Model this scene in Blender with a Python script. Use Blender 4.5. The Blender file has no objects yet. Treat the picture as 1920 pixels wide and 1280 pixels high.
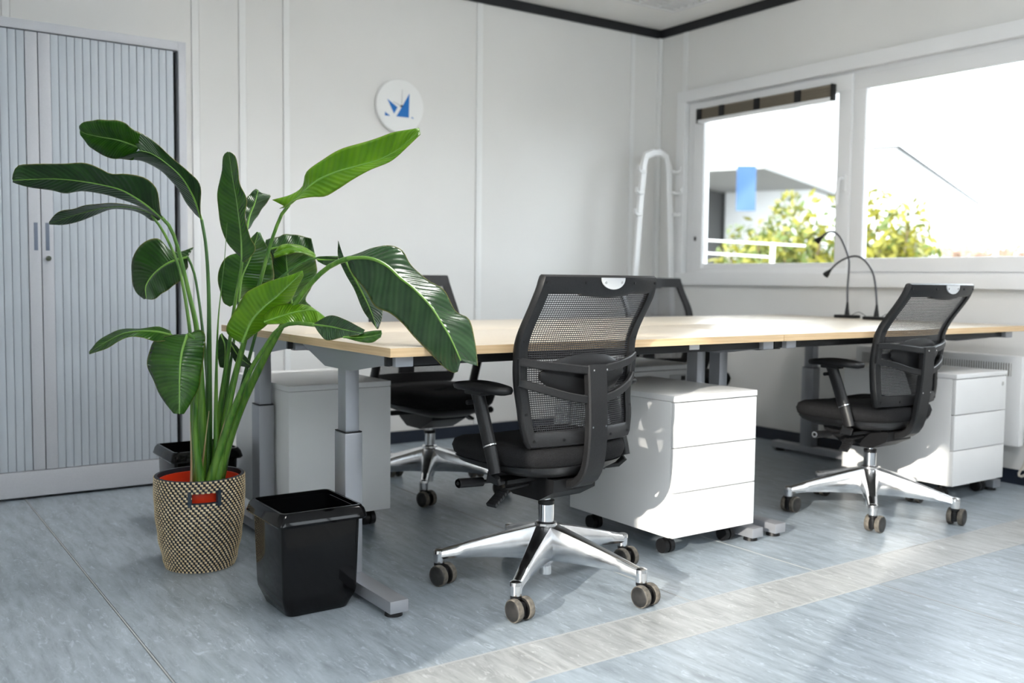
import bpy, bmesh, math, random
from mathutils import Vector, Matrix
random.seed(7)
rnd = random.Random(11)
S = bpy.context.scene
COL = S.collection

# ------------------------------------------------------------------ camera
F_PX, YAW, PITCH, ROLL, CAM_H = 1818.8, math.radians(55.345), math.radians(-3.717), math.radians(0.616), 0.945
fw = Vector((math.cos(YAW)*math.cos(PITCH), math.sin(YAW)*math.cos(PITCH), math.sin(PITCH)))
r0 = Vector((math.sin(YAW), -math.cos(YAW), 0)); u0 = r0.cross(fw)
rt = math.cos(ROLL)*r0 + math.sin(ROLL)*u0
up = -math.sin(ROLL)*r0 + math.cos(ROLL)*u0
EYE = Vector((0, 0, CAM_H))
cd = bpy.data.cameras.new('camera'); cam = bpy.data.objects.new('camera', cd); COL.objects.link(cam)
cam.matrix_world = Matrix(((rt.x, up.x, -fw.x, 0), (rt.y, up.y, -fw.y, 0), (rt.z, up.z, -fw.z, CAM_H), (0, 0, 0, 1)))
cd.sensor_width = 36; cd.lens = F_PX/1920*36; cd.clip_start = 0.02; cd.clip_end = 400
cd.dof.use_dof = True; cd.dof.focus_distance = 2.85; cd.dof.aperture_fstop = 2.4
S.camera = cam

# ------------------------------------------------------------------ light
W = bpy.data.worlds.new('sky'); S.world = W; W.use_nodes = True
W.node_tree.nodes['Background'].inputs[0].default_value = (0.86, 0.93, 1.0, 1)
W.node_tree.nodes['Background'].inputs[1].default_value = 6.8
sd = bpy.data.lights.new('sun', 'SUN'); sun = bpy.data.objects.new('sun', sd); COL.objects.link(sun)
sd.energy = 5.6; sd.color = (1.0, 0.93, 0.84); sd.angle = math.radians(0.6)
sun.rotation_euler = Vector((0.9185, 0.3954, -0.311)).to_track_quat('-Z', 'Y').to_euler()
FILL_W = 34.0  # power of each added ceiling fill light
S.view_settings.view_transform = 'Standard'; S.view_settings.look = 'None'
S.view_settings.exposure = 0.17; S.view_settings.gamma = 1.0; S.view_settings.use_curve_mapping = False

# ------------------------------------------------------------------ pixel helpers (1920x1280 frame)
def ray(x, y): return rt*((x-960)/F_PX) - up*((y-640)/F_PX) + fw
def U(x, y, d): return EYE + ray(x, y)*d                      # at camera depth d
def OX(x, y, X): d = ray(x, y); return EYE + d*(X/d.x)
def OY(x, y, Y): d = ray(x, y); return EYE + d*(Y/d.y)
def OZ(x, y, Z): d = ray(x, y); return EYE + d*((Z-CAM_H)/d.z)

# ------------------------------------------------------------------ materials
def mat(name, col, rough=0.5, metal=0.0, spec=0.5, emit=None, es=0, **kw):
    m = bpy.data.materials.new(name); m.use_nodes = True
    b = m.node_tree.nodes['Principled BSDF']
    b.inputs['Base Color'].default_value = (*col, 1); b.inputs['Roughness'].default_value = rough
    b.inputs['Metallic'].default_value = metal; b.inputs['Specular IOR Level'].default_value = spec
    if emit: b.inputs['Emission Color'].default_value = (*emit, 1); b.inputs['Emission Strength'].default_value = es
    for k, v in kw.items(): b.inputs[k.replace('_', ' ')].default_value = v
    return m
def N(m, t, **kw):
    n = m.node_tree.nodes.new(t)
    for k, v in kw.items(): setattr(n, k, v)
    return n
def L(m, a, b): m.node_tree.links.new(a, b)
def noise_col(m, c1, c2, scale=(1, 1, 1), nscale=5, detail=6, lo=0.35, hi=0.65, bump=0.0, coord='Object', rough=None):
    b = m.node_tree.nodes['Principled BSDF']
    tc = N(m, 'ShaderNodeTexCoord'); mp = N(m, 'ShaderNodeMapping'); mp.inputs['Scale'].default_value = scale
    nz = N(m, 'ShaderNodeTexNoise'); nz.inputs['Scale'].default_value = nscale; nz.inputs['Detail'].default_value = detail
    cr = N(m, 'ShaderNodeValToRGB'); cr.color_ramp.elements[0].position = lo; cr.color_ramp.elements[1].position = hi
    cr.color_ramp.elements[0].color = (*c1, 1); cr.color_ramp.elements[1].color = (*c2, 1)
    L(m, tc.outputs[coord], mp.inputs[0]); L(m, mp.outputs[0], nz.inputs['Vector']); L(m, nz.outputs['Fac'], cr.inputs[0])
    L(m, cr.outputs[0], b.inputs['Base Color'])
    if bump:
        bp = N(m, 'ShaderNodeBump'); bp.inputs['Strength'].default_value = bump; bp.inputs['Distance'].default_value = 0.002
        L(m, nz.outputs['Fac'], bp.inputs['Height']); L(m, bp.outputs[0], b.inputs['Normal'])
    if rough:
        mr = N(m, 'ShaderNodeMapRange'); mr.inputs['To Min'].default_value = rough[0]; mr.inputs['To Max'].default_value = rough[1]
        L(m, nz.outputs['Fac'], mr.inputs[0]); L(m, mr.outputs[0], b.inputs['Roughness'])
    return m
def floor_mat(name, tint):
    m = mat(name, (0.3, 0.33, 0.36), 0.3, spec=0.55)
    b = m.node_tree.nodes['Principled BSDF']
    tc = N(m, 'ShaderNodeTexCoord')
    def nz(scale, ns, det, dist=0.0):
        mp = N(m, 'ShaderNodeMapping'); mp.inputs['Scale'].default_value = scale
        n = N(m, 'ShaderNodeTexNoise'); n.inputs['Scale'].default_value = ns; n.inputs['Detail'].default_value = det
        n.inputs['Distortion'].default_value = dist; n.inputs['Roughness'].default_value = 0.65
        L(m, tc.outputs['Object'], mp.inputs[0]); L(m, mp.outputs[0], n.inputs['Vector']); return n
    def ramp(fac, *st):
        cr = N(m, 'ShaderNodeValToRGB'); e = cr.color_ramp.elements
        e[0].position, e[0].color = st[0][0], (*st[0][1], 1); e[1].position, e[1].color = st[1][0], (*st[1][1], 1)
        for p, c in st[2:]:
            x = e.new(p); x.color = (*c, 1)
        L(m, fac, cr.inputs[0]); return cr
    a = nz((7, 1.1, 1), 5, 13, 0.35)
    base = ramp(a.outputs['Fac'], (0.30, tuple(0.66*t for t in tint)), (0.70, tuple(1.26*t for t in tint)), (0.5, tint))
    c = nz((11, 3.2, 1), 4, 10, 1.6)
    lf = ramp(c.outputs['Fac'], (0.565, (0, 0, 0)), (0.66, (0.7, 0.7, 0.7)))
    mx = N(m, 'ShaderNodeMix', data_type='RGBA'); L(m, lf.outputs[0], mx.inputs['Factor']); L(m, base.outputs[0], mx.inputs['A'])
    mx.inputs['B'].default_value = (*[min(0.66, 1.55*t+0.03) for t in tint], 1)
    d = nz((15, 3.4, 1), 4, 9, 1.3)
    df = ramp(d.outputs['Fac'], (0.57, (0, 0, 0)), (0.74, (0.6, 0.6, 0.6)))
    mx2 = N(m, 'ShaderNodeMix', data_type='RGBA'); L(m, df.outputs[0], mx2.inputs['Factor']); L(m, mx.outputs['Result'], mx2.inputs['A'])
    mx2.inputs['B'].default_value = (*[0.45*t for t in tint], 1)
    L(m, mx2.outputs['Result'], b.inputs['Base Color'])
    bp = N(m, 'ShaderNodeBump'); bp.inputs['Strength'].default_value = 0.06; bp.inputs['Distance'].default_value = 0.002
    L(m, c.outputs['Fac'], bp.inputs['Height']); L(m, bp.outputs[0], b.inputs['Normal'])
    return m
M = {}
M['wall'] = noise_col(mat('wall_panel', (0.80, 0.79, 0.77), 0.55), (0.79, 0.78, 0.76), (0.82, 0.81, 0.79), nscale=1.5, detail=3)
M['batten'] = mat('wall_batten', (0.86, 0.86, 0.85), 0.45)
M['ceil'] = mat('ceiling_paint', (0.93, 0.92, 0.90), 0.7)
M['black_trim'] = mat('black_trim', (0.006, 0.007, 0.010), 0.5)
M['navy'] = mat('navy_skirting', (0.010, 0.016, 0.030), 0.45)
M['floor_a'] = floor_mat('linoleum_blue_grey', (0.285, 0.330, 0.368))
M['floor_b'] = floor_mat('linoleum_warm_grey', (0.350, 0.362, 0.362))
M['weld'] = mat('weld_seam', (0.41, 0.42, 0.42), 0.4)
M['cab'] = noise_col(mat('cabinet_silver', (0.47, 0.48, 0.515), 0.42, spec=0.4), (0.455, 0.47, 0.505), (0.49, 0.505, 0.54), nscale=300, detail=2)
M['slat'] = mat('tambour_grey', (0.42, 0.46, 0.505), 0.38, spec=0.4)
M['cab_dark'] = mat('cabinet_shadow_gap', (0.01, 0.01, 0.012), 0.7)
M['recess'] = mat('handle_recess', (0.13, 0.16, 0.22), 0.5)
M['chrome'] = mat('chrome', (0.82, 0.82, 0.83), 0.09, 1.0)
M['alu'] = noise_col(mat('polished_aluminium', (0.80, 0.80, 0.81), 0.2, 1.0), (0.74, 0.74, 0.75), (0.86, 0.86, 0.87), nscale=25, detail=4, rough=(0.13, 0.27))
M['silver'] = mat('silver_paint', (0.40, 0.41, 0.44), 0.32, 0.55)
M['white_met'] = noise_col(mat('white_lacquer', (0.84, 0.84, 0.84), 0.32), (0.82, 0.82, 0.82), (0.85, 0.85, 0.85), nscale=3)
M['white_pvc'] = mat('white_pvc', (0.86, 0.86, 0.865), 0.3)
M['blk'] = mat('black_plastic', (0.008, 0.008, 0.009), 0.42, spec=0.35)
M['blk_soft'] = noise_col(mat('charcoal_plastic', (0.016, 0.016, 0.017), 0.42, spec=0.4), (0.009, 0.009, 0.010), (0.014, 0.014, 0.015), nscale=200, detail=2, bump=0.05)
M['blk_gloss'] = mat('black_gloss_plastic', (0.003, 0.003, 0.0035), 0.07, spec=0.22)
M['mesh'] = mat('mesh_thread', (0.022, 0.022, 0.025), 0.42, spec=0.6)
M['fabric'] = noise_col(mat('black_fabric', (0.02, 0.02, 0.022), 0.9, spec=0.2), (0.006, 0.006, 0.007), (0.016, 0.016, 0.017), nscale=420, detail=2, bump=0.35)
M['grey_plate'] = mat('grey_plate', (0.52, 0.53, 0.54), 0.4)
M['tread'] = noise_col(mat('dusty_tread', (0.26, 0.23, 0.19), 0.8), (0.075, 0.068, 0.058), (0.18, 0.158, 0.13), nscale=60)
M['hubcap'] = noise_col(mat('caster_disc', (0.035, 0.033, 0.033), 0.45), (0.012, 0.012, 0.012), (0.032, 0.030, 0.029), nscale=40)
M['desk_edge'] = noise_col(mat('maple_edge', (0.72, 0.50, 0.28), 0.45), (0.66, 0.45, 0.245), (0.78, 0.57, 0.34), (1.2, 1.2, 40), 4, 4)
M['desk_top'] = noise_col(mat('maple_top', (0.60, 0.52, 0.41), 0.30, spec=0.55), (0.56, 0.485, 0.375), (0.63, 0.55, 0.44), (2, 30, 1), 4, 4)
M['paper'] = mat('paper_label', (0.78, 0.78, 0.78), 0.6)
M['blue'] = mat('blue_print', (0.0, 0.155, 0.52), 0.5)
M['pot'] = mat('red_plastic', (0.62, 0.035, 0.008), 0.35)
M['soil'] = noise_col(mat('soil', (0.03, 0.02, 0.013), 0.95), (0.015, 0.01, 0.007), (0.05, 0.033, 0.02), nscale=40)
M['straw'] = noise_col(mat('straw', (0.66, 0.52, 0.31), 0.55), (0.56, 0.42, 0.23), (0.74, 0.62, 0.41), nscale=60)
M['coil'] = mat('dark_navy_cord', (0.016, 0.020, 0.030), 0.6)
M['leather'] = mat('navy_binding', (0.018, 0.032, 0.05), 0.5)
M['rail_brown'] = mat('blind_fabric', (0.19, 0.16, 0.12), 0.7)
M['cable'] = mat('beige_cable', (0.62, 0.57, 0.50), 0.5)
M['concrete'] = mat('facade_white', (0.80, 0.80, 0.80), 0.8)
M['facade_dimmed'] = mat('facade_dimmed', (0.05, 0.05, 0.05), 0.8)  # facade colour darkened to offset the overexposed outdoor light
M['far_glass'] = mat('far_window', (0.02, 0.035, 0.04), 0.3)
M['banner'] = noise_col(mat('banner_blue', (0.10, 0.34, 0.75), 0.7), (0.010, 0.055, 0.16), (0.05, 0.11, 0.20), nscale=0.8)
M['gravel'] = noise_col(mat('gravel', (0.34, 0.33, 0.30), 0.95), (0.10, 0.10, 0.09), (0.16, 0.155, 0.14), nscale=3)
M['bush_a'] = mat('foliage_yellow', (0.19, 0.18, 0.014), 0.6)
M['bush_b'] = mat('foliage_green', (0.08, 0.115, 0.016), 0.6)
M['twig'] = mat('twig', (0.12, 0.08, 0.05), 0.9)
M['fence'] = mat('fence_white', (0.78, 0.78, 0.76), 0.6)
def glass():
    m = bpy.data.materials.new('window_glass'); m.use_nodes = True; nt = m.node_tree
    nt.nodes.remove(nt.nodes['Principled BSDF'])
    t = N(m, 'ShaderNodeBsdfTransparent'); g = N(m, 'ShaderNodeBsdfGlossy'); g.inputs['Roughness'].default_value = 0.02
    t.inputs[0].default_value = (0.97, 0.98, 0.975, 1)
    fr = N(m, 'ShaderNodeFresnel'); fr.inputs[0].default_value = 1.25; mx = N(m, 'ShaderNodeMixShader')
    L(m, fr.outputs[0], mx.inputs[0]); L(m, t.outputs[0], mx.inputs[1]); L(m, g.outputs[0], mx.inputs[2])
    L(m, mx.outputs[0], nt.nodes['Material Output'].inputs[0]); return m
M['glass'] = glass()
def leaf_mat(name, c_dark, c_light, rib, trans=0.25, rough=0.28):
    m = mat(name, c_dark, rough, spec=0.5); nt = m.node_tree; b = nt.nodes['Principled BSDF']
    uv = N(m, 'ShaderNodeUVMap'); sep = N(m, 'ShaderNodeSeparateXYZ'); L(m, uv.outputs[0], sep.inputs[0])
    # lateral veins: sin of (length - 0.16*|across|)
    ab = N(m, 'ShaderNodeMath', operation='ABSOLUTE'); L(m, sep.outputs[1], ab.inputs[0])
    mu = N(m, 'ShaderNodeMath', operation='MULTIPLY_ADD'); L(m, ab.outputs[0], mu.inputs[0]); mu.inputs[1].default_value = -0.13; L(m, sep.outputs[0], mu.inputs[2])
    fr = N(m, 'ShaderNodeMath', operation='MULTIPLY'); L(m, mu.outputs[0], fr.inputs[0]); fr.inputs[1].default_value = 150
    sn = N(m, 'ShaderNodeMath', operation='SINE'); L(m, fr.outputs[0], sn.inputs[0])
    fr2 = N(m, 'ShaderNodeMath', operation='MULTIPLY'); L(m, mu.outputs[0], fr2.inputs[0]); fr2.inputs[1].default_value = 41
    sn2 = N(m, 'ShaderNodeMath', operation='SINE'); L(m, fr2.outputs[0], sn2.inputs[0])
    sm = N(m, 'ShaderNodeMath', operation='ADD'); L(m, sn.outputs[0], sm.inputs[0]); L(m, sn2.outputs[0], sm.inputs[1])
    tc = N(m, 'ShaderNodeTexCoord'); nz = N(m, 'ShaderNodeTexNoise'); nz.inputs['Scale'].default_value = 14; nz.inputs['Detail'].default_value = 4
    L(m, tc.outputs['Object'], nz.inputs['Vector'])
    mr = N(m, 'ShaderNodeMapRange'); mr.inputs['From Min'].default_value = -2; mr.inputs['From Max'].default_value = 2; mr.inputs['To Min'].default_value = -0.22; mr.inputs['To Max'].default_value = 0.22
    L(m, sm.outputs[0], mr.inputs[0])
    ad = N(m, 'ShaderNodeMath', operation='ADD'); L(m, mr.outputs[0], ad.inputs[0]); L(m, nz.outputs['Fac'], ad.inputs[1])
    cr = N(m, 'ShaderNodeValToRGB'); cr.color_ramp.elements[0].position = 0.2; cr.color_ramp.elements[1].position = 0.85
    cr.color_ramp.elements[0].color = (*c_dark, 1); cr.color_ramp.elements[1].color = (*c_light, 1); L(m, ad.outputs[0], cr.inputs[0])
    # brown at the margins / tip
    ed = N(m, 'ShaderNodeMapRange'); ed.inputs['From Min'].default_value = 0.955; ed.inputs['From Max'].default_value = 1.0
    L(m, ab.outputs[0], ed.inputs[0])
    mx = N(m, 'ShaderNodeMix', data_type='RGBA'); L(m, ed.outputs[0], mx.inputs['Factor']); L(m, cr.outputs[0], mx.inputs['A']); mx.inputs['B'].default_value = (0.22, 0.20, 0.05, 1)
    L(m, mx.outputs['Result'], b.inputs['Base Color'])
    bp = N(m, 'ShaderNodeBump'); bp.inputs['Strength'].default_value = 0.35; bp.inputs['Distance'].default_value = 0.0015
    L(m, sm.outputs[0], bp.inputs['Height']); L(m, bp.outputs[0], b.inputs['Normal'])
    tr = N(m, 'ShaderNodeBsdfTranslucent'); tr.inputs[0].default_value = (c_light[0]*2.2, c_light[1]*1.9, c_light[2]*0.6, 1)
    ms = N(m, 'ShaderNodeMixShader'); ms.inputs[0].default_value = trans
    L(m, b.outputs[0], ms.inputs[1]); L(m, tr.outputs[0], ms.inputs[2]); L(m, ms.outputs[0], nt.nodes['Material Output'].inputs[0])
    return m
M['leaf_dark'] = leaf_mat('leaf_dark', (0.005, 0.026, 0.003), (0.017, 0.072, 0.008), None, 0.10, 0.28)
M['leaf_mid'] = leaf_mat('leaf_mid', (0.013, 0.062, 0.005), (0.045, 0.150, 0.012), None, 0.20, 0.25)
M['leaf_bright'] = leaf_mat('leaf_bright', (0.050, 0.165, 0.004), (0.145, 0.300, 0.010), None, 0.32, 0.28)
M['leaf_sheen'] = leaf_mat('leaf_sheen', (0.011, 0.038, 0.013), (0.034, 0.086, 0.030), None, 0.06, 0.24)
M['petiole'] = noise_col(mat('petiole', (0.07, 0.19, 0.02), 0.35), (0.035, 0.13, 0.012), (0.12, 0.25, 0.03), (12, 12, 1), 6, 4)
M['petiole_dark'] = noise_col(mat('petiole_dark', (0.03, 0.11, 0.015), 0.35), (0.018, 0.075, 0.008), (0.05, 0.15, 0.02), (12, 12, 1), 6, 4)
M['sheath_dry'] = noise_col(mat('dry_sheath', (0.48, 0.36, 0.20), 0.7), (0.36, 0.22, 0.10), (0.60, 0.50, 0.32), (10, 10, 1), 8, 4)
M['rib'] = mat('leaf_rib', (0.16, 0.33, 0.05), 0.35)

# ------------------------------------------------------------------ mesh helpers
class MB:
    def __init__(s): s.v = []; s.f = []; s.m = []
    def add(s, v, f, mi=0):
        o = len(s.v); s.v += [tuple(x) for x in v]; s.f += [tuple(i+o for i in q) for q in f]; s.m += [mi]*len(f); return s
    def box(s, x0, x1, y0, y1, z0, z1, b=0.0, mi=0):
        if x0 > x1: x0, x1 = x1, x0
        if y0 > y1: y0, y1 = y1, y0
        if b <= 0:
            v = [(x, y, z) for z in (z0, z1) for y in (y0, y1) for x in (x0, x1)]
            return s.add(v, [(0, 2, 3, 1), (4, 5, 7, 6), (0, 1, 5, 4), (2, 6, 7, 3), (0, 4, 6, 2), (1, 3, 7, 5)], mi)
        b = min(b, .49*(x1-x0), .49*(y1-y0), .49*(z1-z0))
        bm = bmesh.new(); bmesh.ops.create_cube(bm, size=1)
        for q in bm.verts: q.co = Vector(((x0+x1)/2+q.co.x*(x1-x0), (y0+y1)/2+q.co.y*(y1-y0), (z0+z1)/2+q.co.z*(z1-z0)))
        bmesh.ops.bevel(bm, geom=list(bm.edges), offset=b, segments=2, profile=.6, affect='EDGES')
        bm.verts.index_update()
        s.add([q.co for q in bm.verts], [[q.index for q in f.verts] for f in bm.faces], mi); bm.free(); return s
    def loft(s, rings, cap=True, closed=True, mi=0):
        n = len(rings[0]); v = [p for r in rings for p in r]; f = []
        for i in range(len(rings)-1):
            for j in range(n if closed else n-1):
                k = (j+1) % n; f.append((i*n+j, i*n+k, (i+1)*n+k, (i+1)*n+j))
        if cap and closed: f.append(tuple(range(n-1, -1, -1))); f.append(tuple((len(rings)-1)*n+j for j in range(n)))
        return s.add(v, f, mi)
    def cyl(s, a, b, ra, rb=None, n=20, mi=0, cap=True):
        return s.tube([a, b], [ra, ra if rb is None else rb], n, mi, cap)
    def tube(s, pts, rad, n=10, mi=0, cap=True, flat=None):
        pts = [Vector(p) for p in pts]
        if not isinstance(rad, (list, tuple)): rad = [rad]*len(pts)
        rings = []; prev = None
        for i, p in enumerate(pts):
            t = (pts[min(i+1, len(pts)-1)]-pts[max(i-1, 0)]).normalized()
            if prev is None:
                a = Vector((0, 0, 1)) if abs(t.z) < .9 else Vector((1, 0, 0)); e = t.cross(a).normalized()
            else:
                e = (prev - t*prev.dot(t)).normalized()
            prev = e; g = t.cross(e)
            rx = rad[i]; ry = rad[i]*(flat if flat else 1)
            rings.append([p + e*math.cos(2*math.pi*j/n)*rx + g*math.sin(2*math.pi*j/n)*ry for j in range(n)])
        return s.loft(rings, cap, True, mi)
    def sweep(s, pts, side, w, h, mi=0, rnd_=0.25):
        # rounded-rectangle section swept along pts; side = width direction (vector or list), w/h scalars or lists
        pts = [Vector(p) for p in pts]; n = len(pts); rings = []
        for i, p in enumerate(pts):
            t = (pts[min(i+1, n-1)]-pts[max(i-1, 0)]).normalized()
            sd_ = Vector(side[i] if isinstance(side, list) else side); e = (sd_ - t*sd_.dot(t)).normalized(); g = t.cross(e)
            ww = (w[i] if isinstance(w, (list, tuple)) else w)/2; hh = (h[i] if isinstance(h, (list, tuple)) else h)/2
            c = rnd_*min(ww, hh)*2*.5
            q = [(ww, hh-c), (ww-c, hh), (-ww+c, hh), (-ww, hh-c), (-ww, -hh+c), (-ww+c, -hh), (ww-c, -hh), (ww, -hh+c)]
            rings.append([p + e*x + g*y for x, y in q])
        return s.loft(rings, True, True, mi)
    def lathe(s, prof, n=32, c=(0, 0, 0), mi=0, cap=False):
        rings = [[(c[0]+r*math.cos(2*math.pi*j/n), c[1]+r*math.sin(2*math.pi*j/n), c[2]+z) for j in range(n)] for r, z in prof]
        return s.loft(rings, cap, True, mi)
    def prism(s, poly, axis, a, b, mi=0):
        # poly of 2D points, extruded along axis 'x','y','z' from a to b
        def P(u, w, t): return {'x': (t, u, w), 'y': (u, t, w), 'z': (u, w, t)}[axis]
        n = len(poly); v = [P(u, w, a) for u, w in poly]+[P(u, w, b) for u, w in poly]
        f = [tuple(range(n)), tuple(range(2*n-1, n-1, -1))]+[(i, n+i, n+(i+1) % n, (i+1) % n) for i in range(n)]
        return s.add(v, f, mi)
    def mesh(s, name, mats, smooth=True, ang=35):
        me = bpy.data.meshes.new(name); me.from_pydata(s.v, [], s.f)
        for m in (mats if isinstance(mats, (list, tuple)) else [mats]): me.materials.append(m)
        if any(s.m): me.polygons.foreach_set('material_index', s.m)
        bm = bmesh.new(); bm.from_mesh(me); bmesh.ops.recalc_face_normals(bm, faces=bm.faces); bm.to_mesh(me); bm.free()
        if smooth: me.shade_smooth(); me.set_sharp_from_angle(angle=math.radians(ang))
        me.update(); return me
    def obj(s, name, mats, parent=None, **k): return link(name, s.mesh(name, mats, **k), parent)
def link(name, me, parent=None, loc=None, rot=None):
    o = bpy.data.objects.new(name, me); COL.objects.link(o)
    if parent: o.parent = parent
    if loc: o.location = loc
    if rot: o.rotation_euler = rot
    return o
def tag(o, label, cat, group=None):
    o['label'] = label; o['category'] = cat
    if group: o['group'] = group
    return o
def thing(name, label, cat, loc=(0, 0, 0), rz=0, group=None):
    o = bpy.data.objects.new(name, None); COL.objects.link(o); o.location = loc; o.rotation_euler = (0, 0, rz); o.empty_display_size = .1
    return tag(o, label, cat, group)
def struct(o, label=None):
    o['kind'] = 'structure'
    if label: o['label'] = label
    return o
def copy_tree(o, parent=None):
    c = o.copy(); COL.objects.link(c); c.parent = parent
    for ch in list(o.children): copy_tree(ch, c)
    return c
def cr(pts, n):
    # Catmull-Rom resample by arc length to n points
    P = [Vector(p) for p in pts]
    if len(P) == 2: return [P[0].lerp(P[1], i/(n-1)) for i in range(n)]
    E_ = [P[0]*2-P[1]]+P+[P[-1]*2-P[-2]]; d = []
    for i in range(1, len(E_)-2):
        for k in range(12):
            t = k/12; a, b, c, e = E_[i-1:i+3]
            d.append(.5*((2*b)+(c-a)*t+(2*a-5*b+4*c-e)*t*t+(3*b-a-3*c+e)*t**3))
    d.append(P[-1]); s_ = [0]
    for i in range(1, len(d)): s_.append(s_[-1]+(d[i]-d[i-1]).length)
    out = []; j = 0
    for i in range(n):
        q = s_[-1]*i/(n-1)
        while j < len(s_)-2 and s_[j+1] < q: j += 1
        out.append(d[j].lerp(d[j+1], (q-s_[j])/max(1e-9, s_[j+1]-s_[j])))
    return out

# ------------------------------------------------------------------ room shell
XL, XR, YF, YB, ZC = -1.0, 4.555, -1.7, 4.88, 2.605
# floor: slab and welded sheets
fl = struct(MB().box(XL, XR, YF, YB, -0.10, -0.003).obj('floor', M['floor_a'], smooth=False), 'blue-grey marbled linoleum floor with welded seams')
def sheet(x0, x1, y0, y1, m):
    g = .004; MB().box(x0+g, x1-g, y0+g, y1-g, -0.003, 0.0).obj('floor_sheet', M[m], fl, smooth=False)
def weld(x0, x1, y0, y1): MB().box(x0, x1, y0, y1, -0.003, 0.0004).obj('weld_seam', M['weld'], fl, smooth=False)
xb = [XL, 0.61, 2.04, 2.598, XR]
for a, b in zip(xb, xb[1:]): sheet(a, b, 2.0, YB, 'floor_a')
xs = [XL, 1.397, 2.575, XR]
for a, b in zip(xs, xs[1:]): sheet(a, b, 1.805, 2.0, 'floor_b')
xf = [XL, 1.2, 2.66, XR]
for a, b in zip(xf, xf[1:]): sheet(a, b, YF, 1.805, 'floor_a')
g = .0032
weld(XL, XR, 2.0-g, 2.0+g); weld(XL, XR, 1.805-g, 1.805+g)
for x in xb[1:-1]: weld(x-g*.6, x+g*.6, 2.0+g, YB)
for x in xs[1:-1]: weld(x-g, x+g, 1.805+g, 2.0-g)
for x in xf[1:-1]: weld(x-g*.6, x+g*.6, YF, 1.805-g)
# ceiling
ce = struct(MB().box(XL, XR, YF, YB, ZC, ZC+.1).obj('ceiling', M['ceil'], smooth=False), 'plain white ceiling')
# back wall with clipped panels
wb = struct(MB().box(XL-.12, XR+.14, YB+.008, YB+.12, -0.1, ZC+.1).obj('wall_back', M['wall'], smooth=False), 'pale panelled wall behind the desks')
bx = [(.615, .647), (1.445, 1.481), (1.681, 1.717), (1.914, 1.948), (3.10, 3.14), (4.296, 4.328)]
edges = [XL]+[q for p in bx for q in p]+[XR]
for i in range(0, len(edges), 2):
    MB().box(edges[i]+.002, edges[i+1]-.002, YB, YB+.010, 0, ZC).obj('panel', M['wall'], wb, smooth=False)
for a, b in bx: MB().box(a, b, YB-.006, YB+.009, 0, ZC-.056, .003).obj('batten', M['batten'], wb)
MB().box(XR-.030, XR-.001, YB-.028, YB+.009, 0, ZC-.056, .006).obj('batten', M['batten'], wb)
# right wall with the window opening
WY0, WY1, WZ0, WZ1 = 1.30, 4.64, 0.95, 2.135
wr = MB()
wr.box(XR+.008, XR+.14, YF-.12, YB+.12, -0.1, WZ0).box(XR+.008, XR+.14, YF-.12, YB+.12, WZ1, ZC+.1)
wr.box(XR+.008, XR+.14, WY1, YB+.12, WZ0, WZ1).box(XR+.008, XR+.14, YF-.12, WY0, WZ0, WZ1)
wr = struct(wr.obj('wall_right', M['wall'], smooth=False), 'pale wall with the wide window')
for y0, y1, z0, z1 in [(4.66, YB, 0, ZC), (1.2, 4.62, WZ1, ZC), (1.2, 4.62, 0, WZ0), (4.62, 4.66, 0, ZC), (YF, 1.2, 0, ZC)]:
    if (y0, y1) == (4.62, 4.66): MB().box(XR-.006, XR+.009, y0, y1, 0, ZC-.056, .003).obj('batten', M['batten'], wr)
    else: MB().box(XR, XR+.010, y0+.001, y1-.001, z0, z1).obj('panel', M['wall'], wr, smooth=False)
# left wall (behind the camera's left): glazed opening the sun comes through
SY0, SY1, SZ0, SZ1 = 0.177, 1.102, 0.60, 1.925
wl = MB()
wl.box(XL-.12, XL, YF-.12, SY0, -0.1, ZC+.1).box(XL-.12, XL, SY1, YB+.12, -0.1, ZC+.1)
wl.box(XL-.12, XL, SY0, SY1, -0.1, SZ0).box(XL-.12, XL, SY0, SY1, SZ1, ZC+.1)
struct(wl.obj('wall_left', M['wall'], smooth=False), 'wall to the left of the camera with one window')
# front wall (behind the camera) with two window openings added for fill light
wf = MB(); FW = [(-0.9, 1.7), (1.85, 4.45)]; FZ0, FZ1 = 1.80, 2.52
wf.box(XL-.12, XR+.14, YF-.12, YF, -0.1, FZ0).box(XL-.12, XR+.14, YF-.12, YF, FZ1, ZC+.1)
for a, b in [(XL-.12, FW[0][0]), (FW[0][1], FW[1][0]), (FW[1][1], XR+.14)]: wf.box(a, b, YF-.12, YF, FZ0, FZ1)
struct(wf.obj('wall_front', M['wall'], smooth=False), 'wall behind the camera with two unseen openings added for fill light')
# trims
struct(MB().box(XL, XR-.014, YB-.014, YB, ZC-.056, ZC).obj('trim_1', M['black_trim'], smooth=False), 'black strip where the clock wall meets the ceiling')
struct(MB().box(XR-.014, XR, YF, YB, ZC-.056, ZC).obj('trim_2', M['black_trim'], smooth=False), 'black strip where the window wall meets the ceiling')
struct(MB().box(XL, XR-.032, YB-.014, YB-.0065, 0, .07).obj('baseboard_back', M['navy'], smooth=False), 'dark navy skirting under the clock wall')
struct(MB().box(XR-.014, XR-.0065, YF, YB-.03, 0, .07).obj('baseboard_right', M['navy'], smooth=False), 'dark navy skirting under the window wall')

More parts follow.
